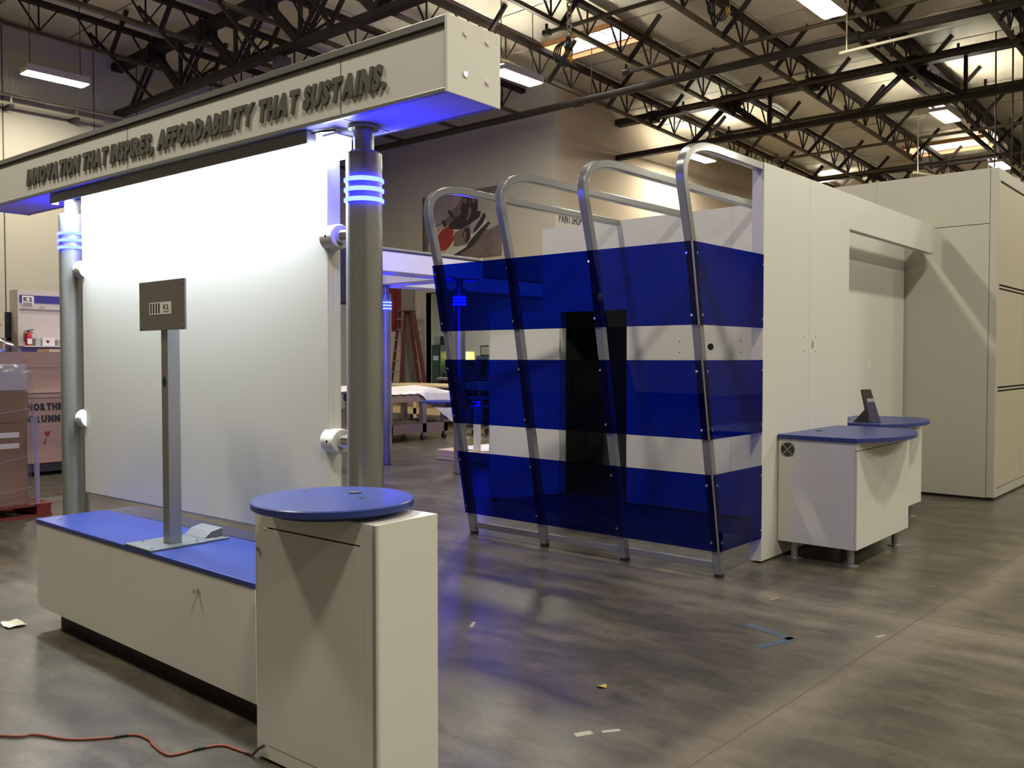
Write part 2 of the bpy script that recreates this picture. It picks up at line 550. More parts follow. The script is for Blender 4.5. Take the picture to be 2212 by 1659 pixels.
for s in range(1):
    cells = []
    gx = sorted(set([XL, XR] + [v for k in SKY for v in k[:2]])); gy = sorted(set([5.5, YF] + [v for k in SKY for v in k[2:]]))
    for x0, x1 in zip(gx[:-1], gx[1:]):
        for y0, y1 in zip(gy[:-1], gy[1:]):
            if in_sky(x0 + .01, x1 - .01, y0 + .01, y1 - .01): continue
            top.add([(x0, y0, zr(y0) + .14), (x1, y0, zr(y0) + .14), (x1, y1, zr(y1) + .14), (x0, y1, zr(y1) + .14)], [(0, 1, 2, 3)])
top.make('weather_deck', M_ROOF, ceiling)
for i, (x0, x1, y0, y1) in enumerate(SKY):
    w = struct(B().down(x0 + .05, x1 - .05, y0 + .05, y1 - .05, zr(y0) + .27).make('window_%d' % (i + 1), M_SKYL))
    cb = B()
    t = .06
    z0, z1 = zr(y1) - .04, zr(y0) + .56
    cb.box(x0, x1, y0, y0 + t, z0, z1).box(x0, x1, y1 - t, y1, z0, z1).box(x0, x0 + t, y0 + t, y1 - t, z0, z1).box(x1 - t, x1, y0 + t, y1 - t, z0, z1)
    cb.make('curb', [M_CURB], w, world=True)
    rb = B()
    for k in range(3):
        xx = x0 + (x1 - x0) * (k + 1) / 4
        rb.box(xx - .02, xx + .02, y0, y1, z0 + .35, z0 + .39)
    rb.make('safety_bar', M_CONDUIT, w)
    B().box(x0 + t, x1 - t, y1 - t - .03, y1 - t, z0 + .12, z1 - .05).make('curb_flashing', M_GREYMETAL, w)
    # infill sheets beside the opening keep the deck closed
for a, b_ in zip(xs[:-1], xs[1:]):
    for y0, y1 in rows:
        if in_sky(a, b_, y0, y1):
            s = [k for k in SKY if a < k[1] and b_ > k[0] and y0 < k[3] and y1 > k[2]][0]
            for (p0, p1, q0, q1) in ((a, min(b_, s[0]), y0, y1), (max(a, s[1]), b_, y0, y1),
                                     (max(a, s[0]), min(b_, s[1]), y0, min(y1, s[2])), (max(a, s[0]), min(b_, s[1]), max(y0, s[3]), y1)):
                if p1 - p0 > .05 and q1 - q0 > .05:
                    roof_sheet(p0, p1, q0, q1)

# ------------------------------------------------------------------ roof steel
CX_, SX_ = -0.6565, 0.7544     # camera heading, for leaving out what no photo could see
def depth(x, y): return x * CX_ + y * SX_
JD = 0.62
web_v = B().bar((0, 0, 0), (0, 0, -JD + .04), .028).mesh('web_bar', M_TRUSS)
web_a = B().bar((0, -.42, 0), (0, 0, -JD + .04), .032).mesh('web_bar', M_TRUSS)
web_b = B().bar((0, .42, 0), (0, 0, -JD + .04), .026).mesh('web_bar', M_TRUSS)
brace_me = B().bar((0, 0, -JD - .05), (.78, 0, .12), .075, .075).mesh('brace', M_TRUSS)
ordn = ['first', 'second', 'third', 'fourth', 'fifth', 'sixth', 'seventh', 'eighth', 'ninth', 'tenth', 'eleventh', 'twelfth']
for i, jx in enumerate(JX[:12]):
    heavy = i in (6, 8)
    y0, y1 = 5.6, (YB - .05 if jx < XC - .2 else 43.5)
    zt = lambda yy: zr(yy) - .16
    j = thing('roof_joist', '%s steel roof joist counted from the cream left wall%s' % (ordn[i], ', a heavy double one' if heavy else ''), 'roof joist', (jx, y0, zt(y0)), 0, 'roof joists')
    for dx in ((-.045, .045) if not heavy else (-.12, .12)):
        pass
    B().bar((jx, y0, zt(y0)), (jx, y1, zt(y1)), .15 if not heavy else .24, .10 if not heavy else .16).make('top_chord', M_TRUSS, j)
    if heavy:
        for dx in (-.15, .15):
            B().bar((jx + dx, y0, zt(y0) - JD), (jx + dx, y1, zt(y1) - JD), .085, .085).make('bottom_chord', M_TRUSS, j)
    else:
        B().bar((jx, y0, zt(y0) - JD), (jx, y1, zt(y1) - JD), .085, .075).make('bottom_chord', M_CHORD, j)
    yy = 6.4; n = 0
    while yy < min(y1, 37) - .4:
        if depth(jx, yy) > 14.5:
            for me in (web_v, web_a, web_b):
                put('web_bar', me, j, (0, yy - y0, zt(yy) - zt(y0)))
            if n % 2 == 0:
                put('brace', brace_me, j, (0, yy + .3 - y0, zt(yy) - zt(y0)))
        yy += 1.18; n += 1

def girder(yg, x0, x1, ztop, d, label, dense=True):
    g = thing('roof_girder', label, 'roof girder', (x0, yg, ztop))
    B().box(x0, x1, yg - .13, yg + .13, ztop - .17, ztop).make('top_chord', M_TRUSS, g)
    B().box(x0, x1, yg - .09, yg + .09, ztop - d, ztop - d + .13).make('bottom_chord', M_TRUSS, g)
    n = 0
    for q, jx in enumerate(JX):
        if jx < x0 or jx > x1 or depth(jx, yg) < 12: continue
        if not dense and q % 2:
            B().box(jx - .1, jx + .1, yg - .14, yg + .14, ztop - .24, ztop + .03).make('gusset', M_TRUSS, g)
            continue
        B().box(jx - .17, jx + .17, yg - .15, yg + .15, ztop - .34, ztop + .03).make('gusset', M_TRUSS, g)
        zb = ztop - d + .08
        B().bar((jx, yg, ztop - .15), (jx + 1.1, yg, zb), .15, .13, up=(0, 1, 0)).make('diagonal', M_TRUSS, g)
        if jx - 1.1 > x0:
            for dy in (-.06, .06):
                B().bar((jx, yg + dy, ztop - .15), (jx - 1.1, yg + dy, zb), .05, .07, up=(0, 1, 0)).make('diagonal', M_TRUSS, g)
        B().bar((jx + 1.1, yg, ztop - .1), (jx + 1.1, yg, zb), .07).make('post', M_TRUSS, g)
        if not dense: continue
        # knee braces from the joist down to the bottom chord
        for sgn in (1, -1):
            B().bar((jx, yg + sgn * 1.5, ztop - .1), (jx, yg + sgn * .1, zb), .06).make('knee_brace', M_TRUSS, g)
    return g
girder(10.1, XL + .01, XR, 8.62, 1.26, 'deep dark steel roof girder with wide diagonals above the lettered header')
girder(20.7, XC + .01, XR, 8.12, 1.1, 'dark steel roof girder crossing behind the skylight beyond the blue panels', False)
girder(31.2, XC + .01, XR, 7.95, 1.1, 'farthest dark steel roof girder, above the grey tower', False)

sc_ = thing('steel_column', 'square dark steel building column rising behind the lettered header', 'column', (-14.65, 10.1, 0))
B().box(-14.78, -14.52, 9.97, 10.23, 0.02, 7.3).make('shaft', mat('column_paint', (0.075, 0.058, 0.062), 0.5), sc_, bevel=.015)
B().box(-14.9, -14.4, 9.85, 10.35, 0, .02).make('base_plate', M_TRUSS, sc_)

# pipes
def pipe(name, label, pts, r, m, cat='pipe', group=None, heads=0, n=10):
    t = thing(name, label, cat, pts[0], 0, group)
    B().tube(pts, r, n).make('pipe_run', m, t, smooth=True)
    return t
mp_ = pipe('main_pipe', 'thick dark sprinkler main crossing the whole roof in front of the far skylight girder', [(XL + .05, 16.75, 7.5), (-8, 16.8, 7.5), (XR - .05, 17.3, 7.5)], .085, M_PIPE)
for x in (-12.7, -6.3, -2.2):
    B().cyl((x, 16.8, 7.5), (x + .22, 16.8, 7.5), .105, 12).make('coupling', M_PIPE, mp_, smooth=True)
    B().bar((x + .5, 16.8, 7.55), (x + .5, 16.8, zr(16.8)), .02).make('hanger', M_PIPE, mp_)
names = ['nearest', 'second nearest', 'third nearest', 'fourth nearest', 'fifth nearest', 'farthest']
for i, (yy, x0) in enumerate(((13.6, -11.0), (16.35, -11.0), (19.3, -11.3), (21.85, -11.4), (25.2, -11.6), (28.2, -11.6))):
    z = zr(yy) - .95
    t = thing('sprinkler_line', '%s thin sprinkler branch pipe under the roof, capped at its left end' % names[i], 'pipe', (x0, yy, z), 0, 'sprinkler branch pipes')
    B().tube([(x0, yy, z), (XR - .1, yy + .25, z)], .042, 8).make('pipe_run', M_CHORD, t, smooth=True)
    B().cyl((x0 - .02, yy, z), (x0 + .14, yy, z), .065, 10).make('end_cap', M_PIPE, t, smooth=True)
    for k in range(5):
        x = x0 + .05 + 3.1 * k
        B().cyl((x, yy + .02 * k, z), (x, yy + .02 * k, z + .17), .03, 8).make('sprinkler_head', M_PIPE, t, smooth=True)
t = thing('wall_pipe', 'pair of pale pipes hung on the left wall below the first roof lamp', 'pipe', (XL + .35, 0, 7.28))
for dz, x in ((0, .35), (-.18, .35)):
    B().tube([(XL + x, 0, 7.28 + dz), (XL + x, 9.6 if dz else 16, 7.28 + dz)], .032, 8).make('pipe_run', M_CONDUIT, t, smooth=True)
for yy in (3.0, 5.4, 7.6, 9.0):
    B().bar((XL + .35, yy, 7.05), (XL + .35, yy, 8.1), .035).make('hanger', M_CONDUIT, t)
    B().box(XL, XL + .4, yy - .05, yy + .05, 7.02, 7.08).make('bracket', M_PIPE, t)
t = thing('side_wall_rail', 'dark twin rail hung near the left wall corner behind the blue ringed column', 'pipe', (-20.9, 10.6, 7.0))
B().tube([(-20.9, 10.6, 7.3), (-20.9, 17.4, 7.05)], .05, 8).make('pipe_run', M_PIPE, t, smooth=True)
B().tube([(-20.7, 11.6, 7.45), (-20.7, 17.0, 7.25)], .035, 8).make('pipe_run', M_PIPE, t, smooth=True)
for yy in (12.5, 14.5, 16.7):
    B().bar((-20.8, yy, 7.2), (-20.8, yy, zr(yy)), .02).make('hanger', M_PIPE, t)
t = thing('drop_conduit', 'pale thin conduit hanging on a rod below the roof at upper right', 'conduit', (-6.05, 16.0, 7.0))
B().tube([(-6.15, 16.0, 7.0), (-4.0, 16.0, 7.03)], .028, 8).make('pipe_run', M_CONDUIT, t, smooth=True)
B().bar((-6.02, 16.0, 7.0), (-6.02, 16.0, zr(16)), .02).make('hanger', M_CONDUIT, t)
t = thing('tower_conduit', 'long pale conduit running under the far roof just above the grey tower', 'conduit', (-8, 26, 6.4))
B().tube([(-7.4, 24.4, 6.35), (-6.5, 29.0, 6.6)], .03, 8).make('pipe_run', M_CONDUIT, t, smooth=True)
for a_ in ((-7.36, 24.6, 6.36), (-6.6, 28.5, 6.57)):
    B().bar(a_, (a_[0], a_[1], zr(a_[1]) + .02), .02).make('hanger', M_CONDUIT, t)

t = thing('hanging_cables', 'bundle of thin dark cables hanging from the heavy joist at upper right', 'cables', (-4.1, 22, 5.2))
for k, (x, yy, z) in enumerate(((-4.75, 21.0, 5.0), (-4.45, 21.1, 5.0), (-4.25, 21.1, 5.1), (-4.15, 21.2, 5.1))):
    B().tube([(x, yy, z), (x + .02, yy, 6.5), (x, yy, zr(yy) - .1)], .018, 6).make('cable', M_PIPE, t, smooth=True)

# high bay lamps (four-foot fluorescent), unseen ones continue the rows, far ones added to light the roof
hb_body = B()
hb_body.prism([(-.2, 0), (-.12, .08), (.12, .08), (.2, 0), (.18, 0), (.11, .075), (-.11, .075), (-.18, 0)], 1, -.61, .61)
hb_body.box(-.204, -.198, -.62, .62, -.002, .142).box(.198, .204, -.62, .62, -.002, .142)  # added side lips hide the upward glow and cut its low spill
hb_end = B().box(-.2, .2, -.0075, .0075, 0, .09)
hb_lens = B().down(-.165, .165, -.60, .60, -.015)
ub = B()  # added glowing strips on top of each lamp, aimed at the roof
ub.quad((-.11, -.5, .085), (-.11, .5, .085), (-.055, .5, .135), (-.055, -.5, .135))
ub.quad((.11, -.5, .085), (.055, -.5, .135), (.055, .5, .135), (.11, .5, .085))
me_up = ub.mesh('added_uplight', M_ADDED_UP)
me_cap = B().box(-.095, .095, -.56, .56, .138, .15).mesh('top_cap', M_FIXT)  # added cap keeps the upward glow from spotting the roof
me_body, me_end, me_lens = hb_body.mesh('reflector', M_FIXT), hb_end.mesh('end_plate', M_FIXT), hb_lens.mesh('lens', M_HB)
LAMPS = {
 (-19.3, 7.8): 'long glowing tube lamp hanging before the left wall, at the top left',
 (-12.05, 14.0): 'glowing tube lamp hanging just right of the end of the lettered header',
 (-5.85, 14.4): 'large glowing tube lamp cut by the top edge of the photo, at right',
 (-6.25, 22.95): 'glowing tube lamp hanging in front of the far skylight curb',
 (-6.6, 29.9): 'glowing tube lamp hanging over the corner of the grey tower',
 (-12.9, 23.1): 'glowing tube lamp seen through the nearest silver arch',
 (-19.3, 0.2): 'tube lamp over the left aisle, out of the frame',
 (-12.5, 7.0): 'tube lamp over the rear canopy, out of the frame',
 (-6.1, 0.2): 'tube lamp over the white bench, out of the frame',
 (-6.1, 7.2): 'tube lamp over the silver arches, out of the frame',
 (0.3, 0.4): 'tube lamp over the open floor, out of the frame',
 (0.3, 7.2): 'tube lamp over the right aisle, out of the frame',
 (0.3, 14.4): 'tube lamp beyond the right aisle, out of the frame',
 (6.4, 0.4): 'tube lamp near the right wall, out of the frame',
 (6.4, 7.2): 'tube lamp by the right wall, out of the frame',
 (6.4, 14.4): 'tube lamp far along the right wall, out of the frame',
 (0.3, 22.9): 'tube lamp behind the grey tower, out of the frame',
 (0.3, 30.0): 'added tube lamp far behind the grey tower, out of the frame',
 (6.4, 22.9): 'added tube lamp behind the tower by the right wall, out of the frame',
 (6.4, 30.0): 'added tube lamp far behind the tower by the right wall, out of the frame',
 (-12.9, 31.9): 'far added tube lamp hidden behind the top of the white side wall',
 (-12.9, 38.0): 'farthest added tube lamp hidden behind the white side wall',
 (-6.6, 37.4): 'farthest added tube lamp hidden behind the grey tower',
 (0.3, 37.4): 'farthest added tube lamp behind the tower, out of the frame',
}
for (x, yy), lab in LAMPS.items():
    z = 7.3
    t = thing('high_bay_lamp', lab, 'lamp', (x, yy, z), 0, 'high bay tube lamps')
    put('reflector', me_body, t); put('end_plate', me_end, t, (0, -.6125, 0)); put('end_plate', me_end, t, (0, .6125, 0)); put('lens', me_lens, t); put('top_cap', me_cap, t)
    if x > -19:
        put('added_uplight', me_up, t)
    for dy in (-.5, .5):
        B().bar((0, dy, .09), (0, dy, zr(yy + dy) - z), .012).make('hanger_wire', M_PIPE, t, world=False)

# hoist chains with yellow pendants
def chain(name, label, x, yy, z0, z1, pend):
    t = thing(name, label, 'chain', (x, yy, z0))
    z = z1; k = 0
    link = None
    ang = [2 * math.pi * i / 10 for i in range(11)]
    lk = B().tube([(0.042 * math.cos(a), 0, .06 * math.sin(a)) for a in ang], .013, 6).mesh('chain_link', M_CHAIN, True)
    while z > z0:
        put('chain_link', lk, t, (0, 0, z - z0), (0, 0, R(90) * (k % 2)))
        z -= .09; k += 1
    if pend:
        for i in range(4):
            a = [2 * math.pi * j / 14 for j in range(15)]
            B().tube([(-.16 + .13 * math.cos(q) + .02 * i, .03 * i - .05, -.12 + (.16 + .02 * i) * math.sin(q)) for q in a], .014, 6).make('cable_coil', M_BLACK, t, world=False, smooth=True)
        B().cyl((.03, .02, -.27), (-.06, .02, -.05), .034, 12, .028).make('yellow_pendant', M_YELLOW, t, world=False, smooth=True)
        B().cyl((-.02, 0, -.05), (0, 0, .12), .05, 10).make('hook_block', M_BLACK, t, world=False, smooth=True)
    return t
chain('hoist_chain', 'bright hanging chain ending in a black cable coil, left of the skylight', -9.1, 11.9, 6.75, 8.85, True)
chain('hoist_chain', 'short chain with a yellow pendant at the top centre right', -6.6, 12.6, 7.1, 8.75, True)

# ================================================================== FRONT BOOTH
YAW = R(2.33)
PR = (-3.136, 2.590)
U = 2.774                      # column spacing
def loc2(u, v=0.0, z=0.0):     # booth frame: u along the header from the right column, v towards the back
    return (PR[0] + u * math.cos(YAW) - v * math.sin(YAW), PR[1] + u * math.sin(YAW) + v * math.cos(YAW), z)

def led_column(name, label, loc, rz, group):
    t = thing(name, label, 'column', loc, rz, group)
    rr = .0815
    B().lathe([(rr, .012), (rr, 2.16), (rr, 2.458), (rr - .006, 2.466)], 40).make('shaft', M_SILVER, t, smooth=True, world=False)
    B().lathe([(rr + .003, 0), (rr + .003, .012)], 40).make('foot', M_BLACK, t, smooth=True, world=False)
    B().lathe([(.046, 2.466), (.046, 2.568)], 32).make('neck', M_SILVER, t, smooth=True, world=False)
    B().lathe([(.068, 2.568), (.07, 2.572), (.07, 2.58)], 32).make('flange', M_SILVER, t, smooth=True, world=False)
    for z in (2.340, 2.296, 2.251):
        prof = [(rr + .001, z - .010), (rr + .008, z - .006), (rr + .008, z + .006), (rr + .001, z + .010)]
        B().lathe(prof, 28, closed=True).make('led_ring', M_LEDB, t, smooth=True, world=False)
    return t
led_column('led_column', 'silver round column with blue light rings at the right end of the white panel', loc2(0), YAW, 'ringed booth columns')
led_column('led_column', 'silver round column with blue light rings at the left end of the white panel', loc2(-U), YAW, 'ringed booth columns')

def header(name, label, loc, rz, u0, u1, text=None, group=None):
    t = thing(name, label, 'header beam', loc, rz, group)
    z0, z1, w = 2.582, 2.88, .16
    fr = B()      # core box set back behind the rim so that the front and back read as framed channels
    fr.box(u0 + .012, u1 - .012, -w + .012, w - .012, z0 + .004, z1 - .004)
    fr.make('core', M_LAM, t, world=False)
    for v0, v1 in ((-w, -w + .02), (w - .02, w)):
        B().box(u0 + .014, u1 - .014, v0, v1, z1 - .03, z1).make('top_rail', M_ALU, t, world=False, bevel=.002)
        B().box(u0 + .014, u1 - .014, v0, v1, z0, z0 + .018).make('bottom_rail', M_ALU, t, world=False, bevel=.002)
        B().box(u0 + .014, u1 - .014, v0 + .007 if v0 < 0 else v0, v1 if v0 < 0 else v1 - .007, z1 - .046, z1 - .03).make('shadow_groove', M_EDGE, t, world=False)
    B().box(u0 + .012, u1 - .012, -w + .02, w - .02, z1 - .006, z1).make('lid', M_LAM, t, world=False)
    nseam = (u0 + u1) / 2
    for us in ([u1 - .66 + .02, u1 - 2.45] if text else [nseam]):
        B().box(us - .002, us + .002, -w + .011, w - .011, z0 + .003, z1 - .03).make('panel_seam', M_EDGE, t, world=False)
    for e0, e1 in ((u1 - .014, u1), (u0, u0 + .014)):
        B().box(e0, e1, -w - .002, w + .002, z0 - .002, z1 + .002).make('end_plate', M_LAM, t, world=False, bevel=.002)
    for v, z in ((-.06, 2.83), (.075, 2.83), (-.06, 2.67), (.075, 2.67)):
        B().cyl((u1, v, z), (u1 + .006, v, z), .011, 14).make('bolt', M_CHROME if (v < 0 and z < 2.7) else M_FIXT, t, world=False, smooth=True)
    if text:
        body, a, b_, h = text
        sh = .20
        for ch, vs, fs in lay_text(body, h, b_ - a - h * sh, .012, bold=.055, shear=sh, gap=.10, space=.34):
            lb = B()
            lb.add([(a + x, -w + .0115 - (z + .006), 2.667 + y) for x, y, z in vs], fs)
            lb.make('letter', M_LETTER, t, world=False)
    return t
H1 = header('header_beam', 'white header beam with raised grey letters across the top of the front booth', loc2(0), YAW, -U - 1.0, .66,
            ('INNOVATION THAT INSPIRES, AFFORDABILITY THAT SUSTAINS.', .66 - 3.72, .66 - .335, .096))
# wash light under the header
t = thing('wash_light', 'long white strip lamp under the lettered header washing the white panel', 'lamp', loc2(0, 0, 2.54), YAW)
B().prism([(-.128, .04), (-.128, -.018), (-.122, -.018), (-.122, .034), (-.075, .034), (-.075, .04)], 0, -2.80, -.24).make('housing', M_ALU, t, world=False)
B().down(-2.78, -.26, -.116, -.082, .018).make('lens', M_LEDW, t, world=False)
for u in (-2.80, -.244):
    B().box(u, u + .004, -.128, -.075, -.018, .04).make('end_cap', M_ALU, t, world=False)
B().tube([(-.24, -.1, .03), (-.18, -.09, .033), (-.12, -.06, .035)], .004, 6).make('lead', M_BLACK, t, world=False)
t = thing('added_rear_bar', 'added blue lamp bar along the unseen back of the lettered header, facing the rear booth', 'lamp', loc2(0, .2, 2.62), YAW)  # unseen blue strip, added to throw light at the rear booth
B().box(-2.9, -.1, .162, .20, 2.60 - 2.62, 2.70 - 2.62).make('housing', M_ALU, t, world=False)
rep_lens = B().quad((-2.88, .204, -.008), (-2.88, .204, .068), (-.12, .204, .068), (-.12, .204, -.008)).make('lens', emat('added_rear_lens', (.006, .008, 1.0), 24), t, world=False)
t.location = loc2(0, 0, 2.62)
# small spot by the right column
t = thing('spot_light', 'small bright white lamp under the header beside the right ringed column', 'lamp', loc2(-.14, -.03, 2.46), YAW)
B().box(-.05, .045, -.05, .05, .09, .1).make('housing', M_WHITEP, t, world=False, bevel=.003)
B().box(-.045, .04, -.045, .045, 0.0, .09).make('lens', emat('spot_lens', (.85, .93, 1), 7), t, world=False)
B().cyl((0, 0, .1), (0, 0, .12), .015, 10).make('stem', M_WHITEP, t, world=False)

# white display panel with clamps to the columns
t = thing('display_panel', 'large white wash lit panel hung between the two ringed columns', 'panel', loc2(0, 0, .70), YAW)
B().prism([(-2.575, 1.865), (-2.575, .0), (-.205, .0), (-.205, 1.865)], 1, -.0375, .0375).make('board', M_LAM2, t, world=False, bevel=.004)
B().box(-2.57, -.21, -.039, .0385, -.006, .0).make('bottom_edge_trim', M_ALU, t, world=False)
for u_, sgn in ((-.205, 1), (-2.575, -1)):
    for z in (2.103 - .70, 1.163 - .70):
        c = B()
        prof = []
        c.cyl((u_ - sgn * .03, -.012, z), (u_ + sgn * .062, -.012, z), .058, 28)
        o = c.make('clamp', M_WHITEP, t, world=False, smooth=True, bevel=.006)
        B().cyl((u_ + sgn * .062, -.012, z), (u_ + sgn * .128, -.006, z), .033, 20).make('clamp_pin', M_CHROME, o, world=False, smooth=True)
        B().cyl((u_ + sgn * .02, -.07, z), (u_ + sgn * .02, -.0655, z), .007, 10).make('set_screw', M_HOLE, o, world=False)

# bench
BX0, BX1, BY0 = -5.455, -3.205, 2.06
t = thing('bench_cabinet', 'long low white cabinet with a dark recessed kick under the blue top', 'cabinet', (BX0, BY0, 0))
B().prism([(BX0 + .135, BY0 + .075), (BX1, BY0 + .075), (BX1, 2.49), (BX0 + .135, 2.49)], 2, 0, .105).make('kick', M_KICK, t)
xm = -4.545
def rounded(x0, x1, z0, z1, r, left):
    pts = []
    if left:
        pts += [(x0 + r - r * math.cos(a), z0 + r - r * math.sin(a)) for a in [R(i * 15) for i in range(7)]]
    else:
        pts += [(x0, z0)]
    pts += [(x1, z0), (x1, z1), (x0, z1)]
    return pts
B().box(BX0 + .02, BX1, BY0 + .02, 2.495, .105, .585).make('carcass', M_LAM, t)
B().prism(rounded(BX0, xm - .0015, .105, .588, .045, True), 1, BY0, BY0 + .018).make('front_panel', M_LAM, t)
B().prism(rounded(xm + .0015, BX1, .105, .588, .01, False), 1, BY0, BY0 + .018).make('front_panel', M_LAM, t)
B().box(BX0, BX0 + .018, BY0 + .018, 2.64, .105, .588).make('side_panel', M_LAM, t)
B().box(BX0 + .018, -3.30, 2.495, 2.64, .105, .585).make('rear_box', M_LAM, t)
k = B().cyl((-3.655, BY0, .505), (-3.655, BY0 - .006, .505), .010, 14).make('lock', M_CHROME, t, smooth=True)
B().box(-3.659, -3.651, BY0 - .028, BY0 - .006, .498, .514).make('key', M_CHROME, k)
tp = B()
tp.prism([(BX0 - .004, BY0 - .004), (BX1, BY0 - .004), (BX1, 2.495), (-3.29, 2.495), (-3.29, 2.66), (BX0 - .004, 2.66)], 2, .590, .614)
tp = tp.make('top', M_BLUE, t, bevel=.004)
for x, yy in ((-5.33, 2.14), (-5.33, 2.54)):
    B().cyl((x, yy, .614), (x, yy, .6175), .012, 14).make('fixing_screw', M_CHROME, tp, smooth=True)

# stand with tablet plate
t = thing('tablet_stand', 'grey steel post stand with a square plate head on the blue bench top', 'stand', (-4.19, 2.22, .614))
B().box(-4.35, -4.085, 2.055, 2.36, .614, .624).make('base_plate', M_STEEL, t, bevel=.002)
B().box(-4.345, -4.09, 2.364, 2.48, .614, .624).make('rear_plate', M_STEEL, t, bevel=.002)
B().prism([(2.37, .624), (2.475, .624), (2.475, .668), (2.41, .655)], 0, -4.345, -4.15).make('cable_cover', M_STEEL, t, bevel=.003)
px0, px1, py0, py1 = -4.222, -4.158, 2.19, 2.256
B().box(px0, px1, py0, py1, .624, 1.80).make('post', M_ALU, t, bevel=.003)
ring = [2 * math.pi * i / 24 for i in range(24)]
B().prism([(-4.192 + .017 * math.cos(a), 1.429 + .026 * math.sin(a)) for a in ring], 1, py0 - .0012, py0 + .001).make('cable_hole', M_HOLE, t)
pl = B().box(-4.405, -3.955, 2.172, 2.182, 1.684, 1.928).make('head_plate', M_SIGN, t, bevel=.0015)
B().box(-4.25, -4.11, 2.182, 2.19, 1.72, 1.86).make('bracket', M_SIGN, t)
lab = B().box(-4.298, -4.082, 2.1708, 2.172, 1.762, 1.822).make('sticker', M_PAPER, pl)
# printed bars and small lettering live with the plate
for k in range(4):
    x = -4.288 + .027 * k
    B().box(x, x + .014, 2.1702, 2.1709, 1.768, 1.817).make('printed_bar', M_INK, pl)
text_obj('printed_text', 'K2', (-4.158, 2.1708, 1.787), (1, 0, 0), .022, .05, .0006, M_INK, pl, bold=.05)
B().box(-4.158, -4.10, 2.1702, 2.1709, 1.772, 1.779).make('printed_bar', M_INKGREY, pl)
for x in (-4.385, -3.975):
    for z in (1.702, 1.91):
        B().cyl((x, 2.172, z), (x, 2.169, z), .006, 10).make('corner_screw', M_ALU, pl, smooth=True)
for x, yy in ((-4.31, 2.13), (-4.12, 2.08), (-4.13, 2.32), (-4.30, 2.33), (-4.12, 2.42), (-4.11, 2.465)):
    B().cyl((x, yy, .624), (x, yy, .629), .007, 10).make('bolt', M_CHROME, t, smooth=True)

# kiosk cabinet
KY = R(1.95)
t = thing('kiosk_cabinet', 'tall white locker cabinet carrying the round blue top', 'cabinet', (-2.98, 1.919, 0), KY)
KW, KD, KH = .68, .30, .981
B().box(.012, KW - .012, .02, KD, .012, KH - .016).make('carcass', M_LAM, t, world=False)
B().box(0.02, KW - .02, .03, KD - .01, 0, .012).make('plinth', M_KICK, t, world=False)
# front frame around the door
for bx in ((0, .075, .012, KH), (.603, KW, .012, KH)):
    B().box(bx[0], bx[1], 0, .02, bx[2], bx[3]).make('front_stile', M_LAM, t, world=False)
B().box(.075, .603, 0, .02, .906, KH).make('front_rail', M_LAM, t, world=False)
B().box(.075, .603, 0, .02, .012, .063).make('front_rail', M_LAM, t, world=False)
d = B().box(.0765, .6015, -.001, .018, .0655, .9005).make('door', M_LAM, t, world=False)
B().box(.0765, .6015, .004, .019, .9005, .906).make('door_gap', M_HOLE, t, world=False)
B().box(.0, .006, -.0008, .02, .012, KH).make('edge_strip', M_LAM, t, world=False)
lk = B().cyl((.02, 0, .815), (.02, -.006, .815), .0095, 16).make('lock', M_CHROME, t, world=False, smooth=True)
B().box(.0175, .0225, -.0066, -.006, .811, .819).make('keyhole', M_HOLE, lk, world=False)
B().box(KW - .018, KW, .0, KD, .012, KH).make('side_panel', M_LAM, t, world=False)
B().box(0, .012, .02, KD, .012, KH).make('side_panel', M_LAM, t, world=False)
B().box(0.001, KW - .0005, .0005, KD, KH, KH + .002).make('top_panel', M_LAM, t, world=False)
B().box(.05, .105, -.0015, .004, .896, .9005).make('paper_tab', M_PAPER, t, world=False)

DC = (-2.635, 2.025)
t = thing('round_top', 'round blue acrylic disc table top standing off the white kiosk cabinet', 'counter top', (*DC, .985))
B().lathe([(.224, .985), (.224, 1.005)], 56, (*DC, 0)).make('spacer_disc', M_BLUE_DK, t, smooth=True)
B().lathe([(.289, 1.005), (.295, 1.009), (.295, 1.029), (.290, 1.033)], 80, (*DC, 0)).make('disc', M_BLUE, t, smooth=True)
gr = B().lathe([(.024, 1.033), (.024, 1.037), (.02, 1.038)], 24, (-2.672, 2.155, 0)).make('grommet', M_BLACK, t, smooth=True)
for x, yy in ((-2.855, 2.065), (-2.545, 2.085)):
    B().cyl((x, yy, 1.033), (x, yy, 1.0365), .013, 16).make('standoff_cap', M_CHROME, t, smooth=True)

# orange extension cord on the floor
cpts = [(-4.6, .95), (-3.932, 1.331), (-3.835, 1.428), (-3.682, 1.502), (-3.582, 1.607), (-3.527, 1.695), (-3.43, 1.712), (-3.379, 1.699), (-3.28, 1.69), (-3.23, 1.707), (-3.208, 1.802), (-3.166, 1.878), (-3.09, 1.895), (-3.03, 1.905)]
def catmull(pts, n=8):
    out = []
    for i in range(len(pts) - 1):
        p0, p1, p2, p3 = (Vector(pts[max(i - 1, 0)]), Vector(pts[i]), Vector(pts[i + 1]), Vector(pts[min(i + 2, len(pts) - 1)]))
        for k in range(n):
            s = k / n
            out.append(.5 * ((2 * p1) + (p2 - p0) * s + (2 * p0 - 5 * p1 + 4 * p2 - p3) * s * s + (3 * p1 - p0 - 3 * p2 + p3) * s ** 3))
    out.append(Vector(pts[-1]))
    return out
cp = catmull([(x, yy, .006) for x, yy in cpts]) + [Vector((-2.99, 1.906, .012)), Vector((-2.955, 1.9085, .045)), Vector((-2.925, 1.911, .062))]
t = thing('extension_cord', 'orange extension cord snaking over the floor into the kiosk cabinet', 'cord', (-3.5, 1.7, 0))
B().tube(cp[:-5], .0052, 8).make('cord', M_CORD, t, smooth=True)
